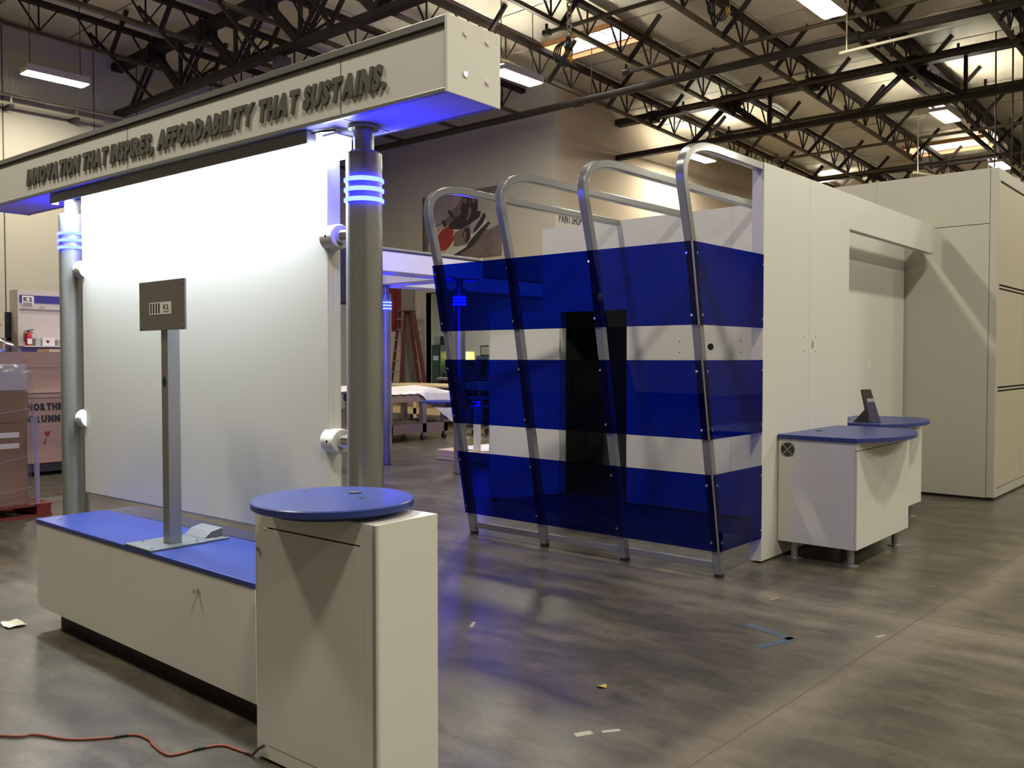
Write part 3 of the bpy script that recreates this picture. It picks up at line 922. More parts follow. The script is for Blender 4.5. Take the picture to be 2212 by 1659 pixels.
B().tube(cp[-6:], .006, 8).make('cord_end', mat('dark_cord', (.06, .03, .02), .5), t, smooth=True)
for i0 in (34, 78):
    B().tube(cp[i0:i0 + 5], .0066, 8).make('tape_wrap', M_BLACK, t, smooth=True)

# ================================================================== ARCH CANOPY WITH BLUE PANES
WT, WZ = .06, 3.0
PX = [-5.36, -4.565, -3.78, -2.985]
def arch_path():
    """outer line of the arch in (y, z): leaning leg, bend, level arm to the back"""
    lean = lambda z: 5.625 - .186 * z
    bend = [(lean(1.9), 1.9), (lean(2.25), 2.25), (5.130, 2.53), (5.090, 2.665), (5.076, 2.755), (5.096, 2.848), (5.165, 2.922), (5.262, 2.966), (5.385, 2.992), (5.54, WZ), (5.75, WZ)]
    return [(lean(0.02), .02), (lean(1.0), 1.0)] + [(v.x, v.y) for v in catmull(bend, 5)]
def arch(x, y_end, label):
    t = thing('arch_frame', label, 'frame', (x, 5.66, 0), 0, 'silver arch frames')
    outer = arch_path() + [(y_end, WZ)]
    # inner line offset by the tube depth
    inner = []
    for i, p in enumerate(outer):
        a = outer[max(i - 1, 0)]; b_ = outer[min(i + 1, len(outer) - 1)]
        d = Vector((b_[0] - a[0], b_[1] - a[1])).normalized()
        n = Vector((d.y, -d.x))
        inner.append((p[0] + n.x * WT, p[1] + n.y * WT))
    b = B()
    n = len(outer)
    vs = []
    for xx in (x - WT / 2, x + WT / 2):
        vs += [(xx, yy, zz) for yy, zz in outer] + [(xx, yy, zz) for yy, zz in inner]
    fs = []
    o2, i2 = 2 * n, 3 * n
    for i in range(n - 1):
        fs += [(i, i + 1, n + i + 1, n + i), (o2 + i, i2 + i, i2 + i + 1, o2 + i + 1), (i, o2 + i, o2 + i + 1, i + 1), (n + i, n + i + 1, i2 + i + 1, i2 + i)]
    fs += [(0, n, i2, o2), (n - 1, o2 + n - 1, i2 + n - 1, 2 * n - 1)]
    b.add(vs, fs)
    b.make('tube', M_SILVER2, t, bevel=.006, smooth=True)
    B().box(x - .026, x + .026, 5.628, 5.68, 0, .022).make('foot', M_BLACK, t)
    return t
AL = ['leftmost silver arch frame of the blue pane canopy', 'second silver arch frame from the left, behind the blue panes',
      'third silver arch frame from the left, in front of the dark doorway', 'rightmost silver arch frame, meeting the end of the white wall']
for x, lab in zip(PX, AL):
    arch(x, 6.235 if x > -3.2 else 7.865, lab)
for i in range(3):
    r_ = B().box(PX[i] + WT / 2, PX[i + 1] - WT / 2, 5.64, 5.68, .055, .105).make('floor_rail', M_SILVER2, bevel=.003)
    tag(r_, ['low silver floor rail between the first and second arches', 'low silver floor rail between the second and third arches', 'low silver floor rail between the third and last arches'][i], 'rail', 'floor rails of the canopy')
ZB = [(1.768, 2.315), (.988, 1.531), (.193, .742)]
ZN = ['top', 'middle', 'bottom']
lean = lambda z: 5.622 - .186 * z
th = .006
for i, (z0, z1) in enumerate(ZB):
    t = thing('acrylic_pane', '%s long band of clear blue acrylic across the four silver arches' % ZN[i], 'pane', (-4.17, lean(z0), z0), 0, 'long blue acrylic bands')
    b = B()
    x0, x1 = PX[0] - .036, PX[3] + .030
    b.add([(x0, lean(z0) - .010, z0), (x1, lean(z0) - .010, z0), (x1, lean(z1) - .010, z1), (x0, lean(z1) - .010, z1),
           (x0, lean(z0) - .010 + th, z0), (x1, lean(z0) - .010 + th, z0), (x1, lean(z1) - .010 + th, z1), (x0, lean(z1) - .010 + th, z1)],
          [(0, 1, 2, 3), (7, 6, 5, 4), (0, 4, 5, 1), (1, 5, 6, 2), (2, 6, 7, 3), (3, 7, 4, 0)])
    b.make('sheet', M_ACRYL, t)
    for k, px in enumerate(PX):
        for z in (z1 - .075, z0 + .065):
            xx = px + (-.012 if k else -.01)
            B().cyl((xx, lean(z) - .0105, z), (xx, lean(z) - .0155, z), .0085, 12).make('screw', M_CHROME, t, smooth=True)
    t = thing('acrylic_pane', '%s short side band of clear blue acrylic between last arch and white wall' % ZN[i], 'pane', (-2.95, 5.8, z0), 0, 'side blue acrylic bands')
    b = B()
    xa = PX[3] + WT / 2 + .003
    ye = 6.236
    b.add([(xa, lean(z0) + .002, z0), (xa, ye, z0), (xa, ye, z1), (xa, lean(z1) + .002, z1),
           (xa + th, lean(z0) + .002, z0), (xa + th, ye, z0), (xa + th, ye, z1), (xa + th, lean(z1) + .002, z1)],
          [(0, 1, 2, 3), (7, 6, 5, 4), (0, 4, 5, 1), (1, 5, 6, 2), (2, 6, 7, 3), (3, 7, 4, 0)])
    b.make('sheet', M_ACRYL, t)
    for z in (z1 - .075, z0 + .065):
        for yy in (lean(z) + .035, ye - .022):
            B().cyl((xa + th, yy, z), (xa + th + .005, yy, z), .0085, 12).make('screw', M_CHROME, t, smooth=True)
    # aluminium corner bead where the two bands meet
    B().bar((xa + .001, lean(z0) - .008, z0), (xa + .001, lean(z1) - .008, z1), .008, .010).make('corner_bead', M_ALU, t)

# white storage room walls behind and beside the canopy
YW = 7.88
t = thing('rear_partition', 'white partition wall with the dark doorway behind the blue panes', 'partition', (-4.7, YW, 0))
dx0, dx1, dz = -6.14, -5.255, 2.055
B().box(-6.40, dx0, YW, YW + .10, .012, 3.0).make('panel', M_LAM2, t)
B().box(dx0, dx1, YW, YW + .10, dz, 3.0).make('panel', M_LAM2, t)
B().box(dx1, -4.05, YW, YW + .10, .012, 3.0).make('panel', M_LAM2, t)
B().box(-4.048, -3.046, YW, YW + .10, .012, 3.0).make('panel', M_LAM2, t)
B().box(-6.39, -6.15, YW + .02, YW + .08, 0, .012).make('plinth', M_BLACK, t)
B().box(-5.24, -3.06, YW + .02, YW + .08, 0, .012).make('plinth', M_BLACK, t)
B().cyl((-4.272, YW, 1.655), (-4.272, YW - .002, 1.655), .033, 24).make('cable_hole', M_HOLE, t)
for x in (-4.62, -3.95):
    for z in (1.60, 1.71):
        B().cyl((x, YW, z), (x, YW - .002, z), .006, 8).make('screw_hole', M_HOLE, t)
# store room shell behind the doorway, its unlit darkness put into the colour
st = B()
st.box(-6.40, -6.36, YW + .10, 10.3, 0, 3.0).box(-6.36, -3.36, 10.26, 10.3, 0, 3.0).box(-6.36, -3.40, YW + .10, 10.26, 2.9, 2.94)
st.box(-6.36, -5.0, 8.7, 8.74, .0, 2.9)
st.make('darkened_lining', M_DARKROOM, t)
# the open door leaf, swung out
hx, hy = dx0 + .01, YW - .03
ang = math.atan2(7.14 - hy, -6.51 - hx)
t = thing('store_door', 'open white door leaf left of the dark doorway behind the blue panes', 'door', (hx, hy, 0), ang)
B().box(.01, .83, -.02, .02, .02, 2.05).make('leaf', M_LAM2, t, world=False, bevel=.002)
B().cyl((0, 0, .3), (0, 0, .42), .012, 8).cyl((0, 0, 1.6), (0, 0, 1.72), .012, 8).make('hinge', M_ALU, t, world=False, smooth=True)
B().box(.74, .80, -.03, .03, .0, .02).make('glide', M_BLACK, t, world=False)

t = thing('side_partition', 'tall white side wall with a beam over the recess, right of the blue panes', 'partition', (-3.0, 6.24, 0))
B().box(-3.045, -2.95, 6.24, 7.0895, .014, 3.0).make('panel', M_LAM2, t, bevel=.002)
B().box(-3.045, -2.95, 7.0925, 7.96, .014, 3.0).make('panel', M_LAM2, t, bevel=.002)
B().box(-3.02, -2.952, 7.088, 7.094, .014, 2.995).make('joint', M_EDGE, t)
B().box(-3.02, -2.95, 7.96, 10.48, 2.69, 3.0).make('lintel', M_LAM2, t, bevel=.002)
for yy in (6.30, 6.9, 7.7):
    B().cyl((-3.0, yy, 0), (-3.0, yy, .014), .03, 12).make('leveller', M_BLACK, t)
B().prism([(7.165 + .022 * math.cos(a), 1.655 + .033 * math.sin(a)) for a in ring], 0, -2.951, -2.9485).make('cable_hole', mat('grommet_grey', (.3, .28, .25), .5), t)
for yy in (7.0, 7.22):
    for z in (1.60, 1.72):
        B().cyl((-2.951, yy, z), (-2.9485, yy, z), .005, 8).make('screw_hole', M_HOLE, t)
t = thing('recess_partition', 'white recessed wall panel under the beam behind the far blue counter', 'partition', (-3.3, 9.2, 0))
B().box(-3.36, -3.29, 7.70, 10.56, .012, 3.0).make('panel', M_LAM2, t)
B().box(-3.35, -3.3, 7.75, 10.5, 0, .012).make('plinth', M_BLACK, t)
B().prism([(9.46 + .03 * math.cos(a), 1.49 + .05 * math.sin(a)) for a in ring], 0, -3.291, -3.288).make('cover_plate', M_WHITEP, t)

# two counters with bowed blue tops
def counter(label_c, label_t, x0, x1, y0, y1, fan, grp):
    t = thing('counter_cabinet', label_c, 'cabinet', ((x0 + x1) / 2, (y0 + y1) / 2, 0), 0, grp)
    z0, z1 = .135, .925
    B().box(x0, x1 - .018, y0, y1, z0, z1).make('carcass', M_LAM, t, bevel=.0015)
    B().box(x1 - .017, x1, y0 + .001, y1 - .001, z1 - .055, z1).make('top_rail', M_LAM, t)
    ym = (y0 + y1) / 2
    for a, b_ in ((y0 + .002, ym - .0015), (ym + .0015, y1 - .002)):
        d = B().box(x1 - .016, x1, a, b_, z0 + .002, z1 - .062).make('door', M_LAM, t, bevel=.001)
    B().cyl((x1, ym + .06, z1 - .03), (x1 + .012, ym + .06, z1 - .03), .010, 12).make('lock', M_ALU, t, smooth=True)
    for x in (x0 + .10, x1 - .07):
        for yy in (y0 + .08, y1 - .12):
            lg = B().cyl((x, yy, .012), (x, yy, z0), .0255, 20).make('leg', M_ALU, t, smooth=True)
            B().lathe([(.055, 0), (.055, .006), (.03, .013)], 24, (x, yy, 0)).make('leg_flange', M_ALU, lg, smooth=True)
    if fan:
        fx, fz = x0 + .075, .845
        g = B().cyl((fx, y0 - .001, fz), (fx, y0 - .005, fz), .055, 28).make('fan_grille', M_HOLE, t, smooth=True)
        for a in (45, 135):
            c, s = math.cos(R(a)), math.sin(R(a))
            B().bar((fx - .066 * c, y0 - .007, fz - .066 * s), (fx + .066 * c, y0 - .007, fz + .066 * s), .004).make('guard_wire', M_CHROME, g)
        for rr in (.02, .036, .05):
            B().tube([(fx + rr * math.cos(a), y0 - .007, fz + rr * math.sin(a)) for a in [2 * math.pi * i / 24 for i in range(25)]], .0012, 5).make('guard_wire', M_GREYMETAL, g)
    # top: straight at wall and sides, bowed towards the aisle
    pts = [(x0, y0 - .02), (x1 + .0, y0 - .02)]
    L_ = (y1 + .02) - (y0 - .02)
    bow = .20
    for i in range(1, 20):
        s = i / 20
        pts.append((x1 + bow * 4 * s * (1 - s), y0 - .02 + L_ * s))
    pts += [(x1, y1 + .02), (x0, y1 + .02)]
    tp = B().prism(pts, 2, z1 + .002, z1 + .034).make('top', M_BLUE, t, bevel=.003)
    tp['label'] = label_t
    zt = z1 + .034
    B().cyl((x0 + .12, ym - .1, zt), (x0 + .12, ym - .1, zt + .003), .03, 20).make('grommet', M_BLACK, tp, smooth=True)
    for dx, dy in ((.06, .10), (.42, .16), (.55, 1.02)):
        B().cyl((x0 + dx, y0 + dy, zt), (x0 + dx, y0 + dy, zt + .003), .011, 12).make('standoff_cap', M_CHROME, tp, smooth=True)
    return zt
counter('white counter cabinet with a bowed blue top and a round fan grille', 'bowed blue acrylic top',
        -2.944, -2.34, 6.515, 7.70, True, 'white counter cabinets')
zt = counter('white counter cabinet with a bowed blue top carrying the small black easel', 'bowed blue acrylic top',
        -3.285, -2.68, 8.05, 9.20, False, 'white counter cabinets')
# small folded card easel
t = thing('card_easel', 'small black folded card easel with a purple front on the far blue counter', 'easel', (-2.83, 8.25, zt))
ex, ey = -2.80, 8.22
b = B()
fr_ = [(ex - .03, ey - .075, zt + .001), (ex + .03, ey + .075, zt + .001), (ex - .06, ey + .06, zt + .30), (ex - .10, ey - .06, zt + .30)]
nx = Vector((.012, -.006, .004))
b.add([Vector(p) for p in fr_] + [Vector(p) - nx for p in fr_], [(0, 1, 2, 3), (7, 6, 5, 4), (0, 4, 5, 1), (1, 5, 6, 2), (2, 6, 7, 3), (3, 7, 4, 0)])
b.make('card', mat('black_card', (.018, .016, .016), .35), t)
b = B()
lerp = lambda p, q, s: Vector(p) * (1 - s) + Vector(q) * s
def on_card(u, v): return lerp(lerp(fr_[0], fr_[1], u), lerp(fr_[3], fr_[2], u), v) + nx * .12
b.add([on_card(.15, .02), on_card(.98, .02), on_card(.98, .62), on_card(.15, .62)], [(0, 1, 2, 3)])
b.make('purple_print', mat('purple_print', (.03, .022, .075), .4), t)
b = B()
b.add([on_card(.3, .62), on_card(.98, .62), on_card(.98, .72), on_card(.3, .72)], [(0, 1, 2, 3)])
b.make('silver_print', M_INKGREY, t)
b = B()
b.add([(ex - .05, ey - .07, zt + .14), (ex - .035, ey - .065, zt + .002), (ex - .15, ey - .13, zt + .002), (ex - .05, ey - .06, zt + .14), (ex - .035, ey - .055, zt + .002), (ex - .15, ey - .12, zt + .002)],
      [(0, 1, 2), (5, 4, 3), (0, 3, 4, 1), (1, 4, 5, 2), (2, 5, 3, 0)])
b.make('support_flap', mat('black_card2', (.012, .011, .011), .5), t)

# grey tower / big panelled booth wall at right
t = thing('panel_tower', 'big grey panelled booth block standing at the far right edge', 'booth wall', (-3.4, 12, 0))
TX, TY = -2.345, 10.60
for a, b_ in ((-5.0, -3.62), (-3.62, -2.43)):
    for z0, z1 in ((.03, 2.985), (2.992, 3.58)):
        B().box(a + .001, b_ - .001, TY, TY + .05, z0, z1).make('panel', M_TOWER, t)
B().box(-2.429, TX, TY, TY + .085, .03, 3.58).make('corner_post', M_TOWER, t, bevel=.01)
B().box(-4.98, -2.36, TY + .03, 16.4, .0, .03).make('plinth', M_BLACK, t)
B().box(-4.98, TX - .05, TY + .05, 16.4, .03, 3.56).make('core', M_EDGE, t)
B().box(TX - .05, TX - .004, TY + .085, 16.4, .03, .115).make('bottom_rail', M_TOWER, t)
B().box(TX - .05, TX - .004, TY + .085, 16.4, 3.455, 3.58).make('top_rail', M_TOWER, t)
yy = TY + .10
while yy < 16.2:
    y1 = yy + 1.19
    for z0, z1 in ((.128, 1.172), (1.232, 2.285), (2.345, 3.43)):
        B().box(TX - .045, TX - .008, yy + .004, y1 - .004, z0, z1).make('panel', M_TOWER2, t)
    for z in (1.202, 2.315):
        B().box(TX - .045, TX - .012, yy, y1, z - .009, z + .009).make('tray_rail', M_TOWER, t)
    yy = y1 + .004

# ================================================================== REAR CANOPY OF BLUE-LIT BEAMS
led_column('led_column', 'distant ringed silver column just right of the front right column', (-9.81, 8.49, 0), 0, 'ringed booth columns')
led_column('led_column', 'distant ringed silver column seen beside the leftmost arch', (-8.29, 8.46, 0), 0, 'ringed booth columns')
header('header_beam', 'distant white header beam washed violet, passing behind the front right column', (-8.37, 7.3, 0), R(90), -3.6, 1.52)
header('header_beam', 'farthest blue lit header beam seen through the top blue band', (-9.94, 10.4, 0), R(90), -2.05, 2.1)
header('header_beam', 'short cross beam joining the two distant header beams', (-9.15, 8.54, 0), 0, -.62, .61)
# blue shelf on the column
t = thing('column_shelf', 'small blue shelf with a grey block on the distant ringed column', 'shelf', (-8.5, 8.33, .94))
B().lathe([(.28, .955), (.28, .975)], 36, (-8.42, 8.26, 0)).make('disc', M_BLUE, t, smooth=True)
B().box(-8.56, -8.30, 8.20, 8.40, .89, .953).make('bracket', M_SILVER, t)
# platform and lit post behind
t = thing('timber_platform', 'low pale timber platform on the floor behind the distant ringed column', 'platform', (-9.1, 10.1, 0))
for k in range(3):
    B().box(-9.73, -8.35, 9.42 + .0 * k, 9.47, .004 + .05 * k, .052 + .05 * k).make('front_board', M_PINE, t, bevel=.004)
for k in range(9):
    B().box(-9.73 + .155 * k, -9.73 + .155 * k + .148, 9.47, 10.9, .12, .152).make('deck_board', M_PINE, t)
B().box(-9.68, -8.4, 9.5, 10.85, 0, .12).make('frame', M_PLY, t)
def crumple(x0, x1, y0, y1, z, amp, n, seed, f=9):
    rnd = random.Random(seed)
    ph = [(rnd.uniform(2, f), rnd.uniform(2, f), rnd.uniform(0, 6.28), rnd.uniform(.3, 1)) for _ in range(7)]
    vs = []; fs = []
    for i in range(n + 1):
        for j in range(n + 1):
            u = i / n; v = j / n
            h = sum(a * math.sin(p * u * 2 + q * v * 2 + c) for p, q, c, a in ph) / 4
            vs.append((x0 + (x1 - x0) * u, y0 + (y1 - y0) * v, z + amp * (h + .9)))
    for i in range(n):
        for j in range(n):
            a = i * (n + 1) + j
            fs.append((a, a + 1, a + n + 2, a + n + 1))
    return vs, fs
b = B(); b.add(*crumple(-9.55, -8.4, 9.62, 10.8, .153, .012, 26, 3))
tag(b.make('plastic_sheet', M_CLOTH, smooth=True), 'crumpled plastic sheet spread over the low timber platform', 'plastic sheet')
t = thing('lit_post', 'slim white post with a blue lamp at its top behind the leftmost arch', 'lamp', (-9.0, 9.55, .165))
B().box(-9.045, -8.955, 9.515, 9.585, .165, .845).make('post', M_LAM, t, bevel=.004)
B().box(-9.06, -8.94, 9.50, 9.60, .90, .93).make('lamp_head', M_SILVER, t, bevel=.004)
B().down(-9.05, -8.95, 9.502, 9.598, .892).make('lamp_lens', M_LEDB, t)
B().box(-9.01, -8.99, 9.585, 9.60, .84, .90).make('lamp_arm', M_SILVER, t)
b = B(); b.tube(catmull([(-8.93, 9.56, .62), (-8.8, 9.62, .60), (-8.72, 9.7, .35), (-8.85, 9.8, .30), (-8.87, 9.85, .22), (-8.8, 9.9, .185)]), .008, 6)
tag(b.make('power_lead', M_BLACK, smooth=True), 'thin dark power lead looping down from the slim lit post', 'cord')
# unseen blue flood lamp, added to turn the rear booth violet
t = thing('added_blue_flood', 'added boxy blue flood lamp on a stand behind the large white panel', 'lamp', (-5.2, 4.0, 0), R(139))
b = B()
b.box(0, .62, -.16, -.15, 1.95, 2.47).box(0, .30, .15, .16, 1.95, 2.47).box(0, .30, -.15, .15, 2.46, 2.47).box(0, .30, -.15, .15, 1.95, 1.96).box(-.02, 0, -.16, .16, 1.95, 2.47)  # long cheek keeps the added light off the door leaf
b.make('hood', M_BLACK, t, world=False)
B().quad((.012, -.145, 1.965), (.012, .145, 1.965), (.012, .145, 2.455), (.012, -.145, 2.455)).make('lens', emat('added_flood_lens', (.008, .010, 1.0), ADDED_FLOOD), t, world=False)
B().cyl((-.01, 0, .02), (-.01, 0, 1.95), .02, 12).make('stand_pole', M_ALU, t, world=False, smooth=True)
B().lathe([(.2, 0), (.2, .012), (.04, .02)], 28).make('stand_foot', M_BLACK, t, world=False, smooth=True)

# ================================================================== WORKSHOP SIDE
# worktable with white plastic sheet
t = thing('worktable', 'rolling wooden worktable half covered by the white plastic sheet', 'table', (-12.7, 11.45, 0))
for k in range(4):
    B().box(-13.5 + .325 * k, -13.5 + .325 * k + .32, 10.55, 12.15, .855, .885).make('top_board', M_PURPLEWOOD, t)
B().box(-12.24, -12.2, 10.62, 12.1, .72, .855).make('apron', M_PURPLEWOOD, t)
B().box(-13.5, -13.46, 10.62, 12.1, .72, .855).make('apron', M_PURPLEWOOD, t)
for x in (-13.45, -12.30):
    for yy in (10.62, 11.46, 12.02):
        B().box(x, x + .1, yy, yy + .1, .14, .72).make('leg', M_PURPLEWOOD, t)
        cs = B().cyl((x + .02, yy + .05, .05), (x + .07, yy + .05, .05), .05, 16).make('caster', M_BLACK, t, smooth=True)
        B().box(x + .01, x + .08, yy + .03, yy + .07, .06, .14).make('caster_fork', M_ALU, cs)
B().box(-12.30, -12.20, 10.6, 12.12, .14, .31).make('lower_beam', M_PURPLEWOOD, t)
B().box(-13.5, -13.40, 10.6, 12.12, .14, .31).make('lower_beam', M_PURPLEWOOD, t)
B().box(-13.4, -12.3, 10.62, 12.1, .25, .28).make('lower_shelf', M_PURPLEWOOD, t)
# draped sheet: top part with humps, front hanging as a triangle
b = B(); n = 36
vs = []; fs = []
for i in range(n + 1):
    for j in range(n + 1):
        u = i / n; v = j / n                    # v across y, u from back edge over the front
        yv = 10.3 + 2.05 * v
        if u < .6:
            x = -13.45 + (1.27) * (u / .6); z = .892
            z += .05 * max(0, math.sin(v * 9 + u * 4)) * (1 - abs(u / .6 - .5)) + .10 * math.exp(-((v - .12) ** 2) / .004) + .09 * math.exp(-((v - .42) ** 2) / .002) * (1 - u) + .07 * math.exp(-((v - .72) ** 2) / .02)
        else:
            s = (u - .6) / .4
            drop = max(.02, .58 * min(1, max(0, (v - .50) / .42)))
            x = -12.18 + .02 * math.sin(v * 60) * s + .015 * s; z = .892 - drop * s
            z += .0
        vs.append((x, yv, z))
for i in range(n):
    for j in range(n):
        a = i * (n + 1) + j
        fs.append((a, a + 1, a + n + 2, a + n + 1))
b.add(vs, fs)
tag(b.make('plastic_sheet', M_CLOTH, smooth=True), 'white plastic sheet draped over the rolling worktable', 'plastic sheet')
# second worktable behind
t = thing('worktable', 'pale pine topped worktable standing behind the sheeted one', 'table', (-15.2, 14.8, 0))
B().box(-17.0, -13.4, 14.2, 15.6, .86, .90).make('top', M_PINE, t, bevel=.004)
B().box(-17.0, -13.4, 14.22, 14.26, .74, .86).make('apron', mat('dark_apron', (.07, .055, .04), .7), t)
for x in (-16.9, -15.5, -13.55):
    for yy in (14.25, 15.4):
        B().box(x, x + .11, yy, yy + .11, .13, .86).make('leg', M_PINE, t)
        B().cyl((x + .03, yy + .05, .05), (x + .08, yy + .05, .05), .05, 14).make('caster', M_BLACK, t, smooth=True)
B().box(-16.9, -13.45, 14.25, 15.5, .22, .36).make('lower_shelf', M_PINE, t)
for i, (x, w, h) in enumerate(((-14.45, .5, .07), (-13.88, .35, .1))):
    tag(B().box(x, x + w, 14.4, 14.8, .902, .902 + h).make('pine_offcut', M_PINE, bevel=.004), ['flat pine offcut lying on the pale worktable', 'thicker pine offcut at the right end of the pale worktable'][i], 'timber')
# long pale machine bed seen through the middle blue band
t = thing('machine_cart', 'dark cart with rails and casters behind the open white door', 'cart', (-11.6, 13.0, 0))
for z in (.55, .72, .9):
    B().box(-12.4, -10.6, 12.9, 13.4, z, z + .05).make('rail', M_GREYMETAL, t)
for x in (-12.35, -10.72):
    for yy in (12.92, 13.3):
        B().box(x, x + .09, yy, yy + .09, .14, .98).make('leg', M_INKPURPLE, t)
        B().cyl((x + .02, yy + .05, .05), (x + .07, yy + .05, .05), .05, 14).make('caster', M_BLACK, t, smooth=True)
# red boards, beige board, ladder by the back wall
t = thing('red_planks', 'stack of tall red painted planks leaning on the back wall left of the ladder', 'planks', (-20, 17.6, 0))
for k in range(4):
    x = -20.62 + .26 * k
    B().box(x, x + .24 - .02 * (k % 2), 17.55 + .03 * (k % 2), 17.75 + .03 * (k % 2), 0, 3.72 - .05 * (k % 3)).make('plank', M_REDPAINT, t)
tag(B().box(-19.55, -19.36, 17.52, 17.80, 0, 3.66).make('grey_upright', M_GREYCOL), 'tall grey board standing right beside the red planks', 'board')
tag(B().box(-20.7, -19.38, 17.30, 17.36, 0, 2.31).make('beige_board', M_BEIGE, bevel=.004), 'beige board standing upright in front of the red planks', 'board')
t = thing('step_ladder', 'red fibreglass step ladder standing open against the back wall', 'ladder', (-19.0, 17.2, 0))
def rail(p0, p1, w, h, m, nm): B().bar(p0, p1, w, h, m=0, up=(0, 1, 0)).make(nm, m, t)
zt_ = 2.86
L0, L1 = (-19.42, 16.9, .02), (-19.27, 17.2, zt_)
R0, R1 = (-18.96, 16.9, .02), (-19.02, 17.2, zt_)
rail(L0, L1, .04, .08, M_REDLAD, 'front_rail'); rail(R0, R1, .05, .10, M_REDLAD, 'front_rail')
rail((-18.9, 17.75, .02), (-18.98, 17.3, zt_), .05, .10, M_REDLAD, 'rear_rail')
rail((-18.62, 17.75, .02), (-18.80, 17.3, zt_), .05, .12, M_REDLAD, 'rear_rail')
for k in range(9):
    s = (k + .7) / 9.4
    a = Vector(L0).lerp(Vector(L1), s); c = Vector(R0).lerp(Vector(R1), s)
    B().bar(a, c, .09, .035).make('step', M_ALU, t)
for k in range(5):
    s = (k + .8) / 5.6
    a = Vector((-18.9, 17.75, .02)).lerp(Vector((-18.98, 17.3, zt_)), s); c = Vector((-18.62, 17.75, .02)).lerp(Vector((-18.80, 17.3, zt_)), s)
    B().bar(a, c, .04, .03).make('rear_brace', M_ALU, t)
B().box(-19.31, -18.76, 17.12, 17.4, zt_, zt_ + .05).make('top_cap', mat('ladder_cap', (.14, .07, .05), .6), t, bevel=.01)
# workshop furniture
t = thing('green_locker', 'dark green steel locker just inside the workshop opening', 'locker', (-20.3, 20.0, 0))
B().box(-20.75, -20.05, 19.6, 20.2, 0, 1.94).make('body', M_GREEN, t, bevel=.01)
B().box(-20.7, -20.1, 19.585, 19.6, .1, 1.88).make('door', M_GREEN, t, bevel=.004)
B().box(-20.36, -20.12, 19.58, 19.586, 1.46, 1.60).make('notice', M_PAPER, t)
t = thing('wall_speaker', 'grey box with a dark front fixed high in the workshop', 'speaker', (-20.2, 19.9, 1.95))
B().box(-20.5, -20.22, 19.75, 20.1, 1.945, 2.22).make('body', M_GREYMETAL, t, bevel=.006)
B().box(-20.22, -20.02, 19.76, 20.09, 1.945, 2.22).make('dark_front', M_BLACK, t)
t = thing('lit_hutch', 'lit cream bench hutch with a glowing lamp strip inside the workshop', 'hutch', (-20.0, 19.9, 0))
B().box(-20.02, -19.1, 20.15, 20.2, .9, 1.75).make('back_board', mat('cream_board', (.8, .68, .36), .7), t)
B().box(-20.02, -19.1, 19.7, 20.15, 1.72, 1.76).make('top', M_FIXT, t)
B().down(-19.98, -19.14, 19.72, 20.1, 1.69).make('lamp_strip', M_WARM, t)
for z in (1.44, 1.22):
    B().box(-20.02, -19.1, 19.85, 20.15, z, z + .02).make('shelf', M_BEIGE, t)
B().box(-20.05, -18.0, 19.4, 20.2, .84, .9).make('worktop', M_GREYCOL, t)
for x in (-20.0, -18.1):
    B().box(x, x + .06, 19.5, 19.6, 0, .84).make('leg', M_BLACK, t)
for i, (x, h, m) in enumerate(((-19.95, .12, M_BLACK), (-19.8, .16, M_GREYMETAL), (-19.68, .1, M_PAPER), (-19.52, .14, M_BLACK))):
    tag(B().box(x, x + .1, 19.88, 20.0, 1.24, 1.24 + h).make('small_carton', m), ['black', 'grey', 'white', 'second black'][i] + ' small carton on the lower lit hutch shelf', 'carton', 'cartons in the lit hutch')
t = thing('bench_machine', 'black bench machine with a white base in front of the lit hutch', 'machine', (-19.7, 19.5, .9))
B().lathe([(.16, .905), (.18, .98), (.14, 1.08), (.05, 1.12)], 20, (-19.75, 19.6, 0)).make('hood', M_BLACK, t, smooth=True)
B().box(-19.98, -19.5, 19.42, 19.75, .9, .935).make('base', M_PAPER, t)
t = thing('framed_certificate', 'dark framed certificate on the workshop wall', 'picture', (-20.4, 22.18, 1.8))
B().box(-20.72, -20.22, 22.16, 22.2, 1.60, 1.95).make('frame', M_BLACK, t)
B().box(-20.68, -20.26, 22.155, 22.161, 1.64, 1.91).make('sheet', mat('aged_paper', (.55, .5, .36), .7), t)
for k in range(5):
    B().box(-20.60, -20.34, 22.152, 22.156, 1.68 + .04 * k, 1.69 + .04 * k).make('printed_line', M_INKGREY, t)
t = thing('blue_monitor', 'small blue grey monitor on the bench below the certificate', 'monitor', (-20.4, 22.0, 0))
B().box(-20.68, -20.24, 21.9, 22.1, 1.44, 1.60).make('screen', mat('monitor_blue', (.05, .09, .14), .4), t)
B().box(-20.5, -20.4, 21.95, 22.05, .92, 1.44).make('stand', M_BLACK, t)
B().box(-21.2, -18.8, 21.6, 22.15, .86, .92).box(-21.1, -21.0, 21.7, 22.0, 0, .86).box(-19.0, -18.9, 21.7, 22.0, 0, .86).make('desk', M_GREYCOL, t)
t = thing('workshop_lamp', 'plain ceiling lamp inside the workshop, hidden above the opening', 'lamp', (-18.5, 20.4, 4.1))
B().box(-19.3, -17.7, 20.2, 20.6, 4.12, 4.195).make('housing', M_FIXT, t)
B().down(-19.25, -17.75, 20.23, 20.57, 4.11).make('lens', M_ROOMLAMP, t)

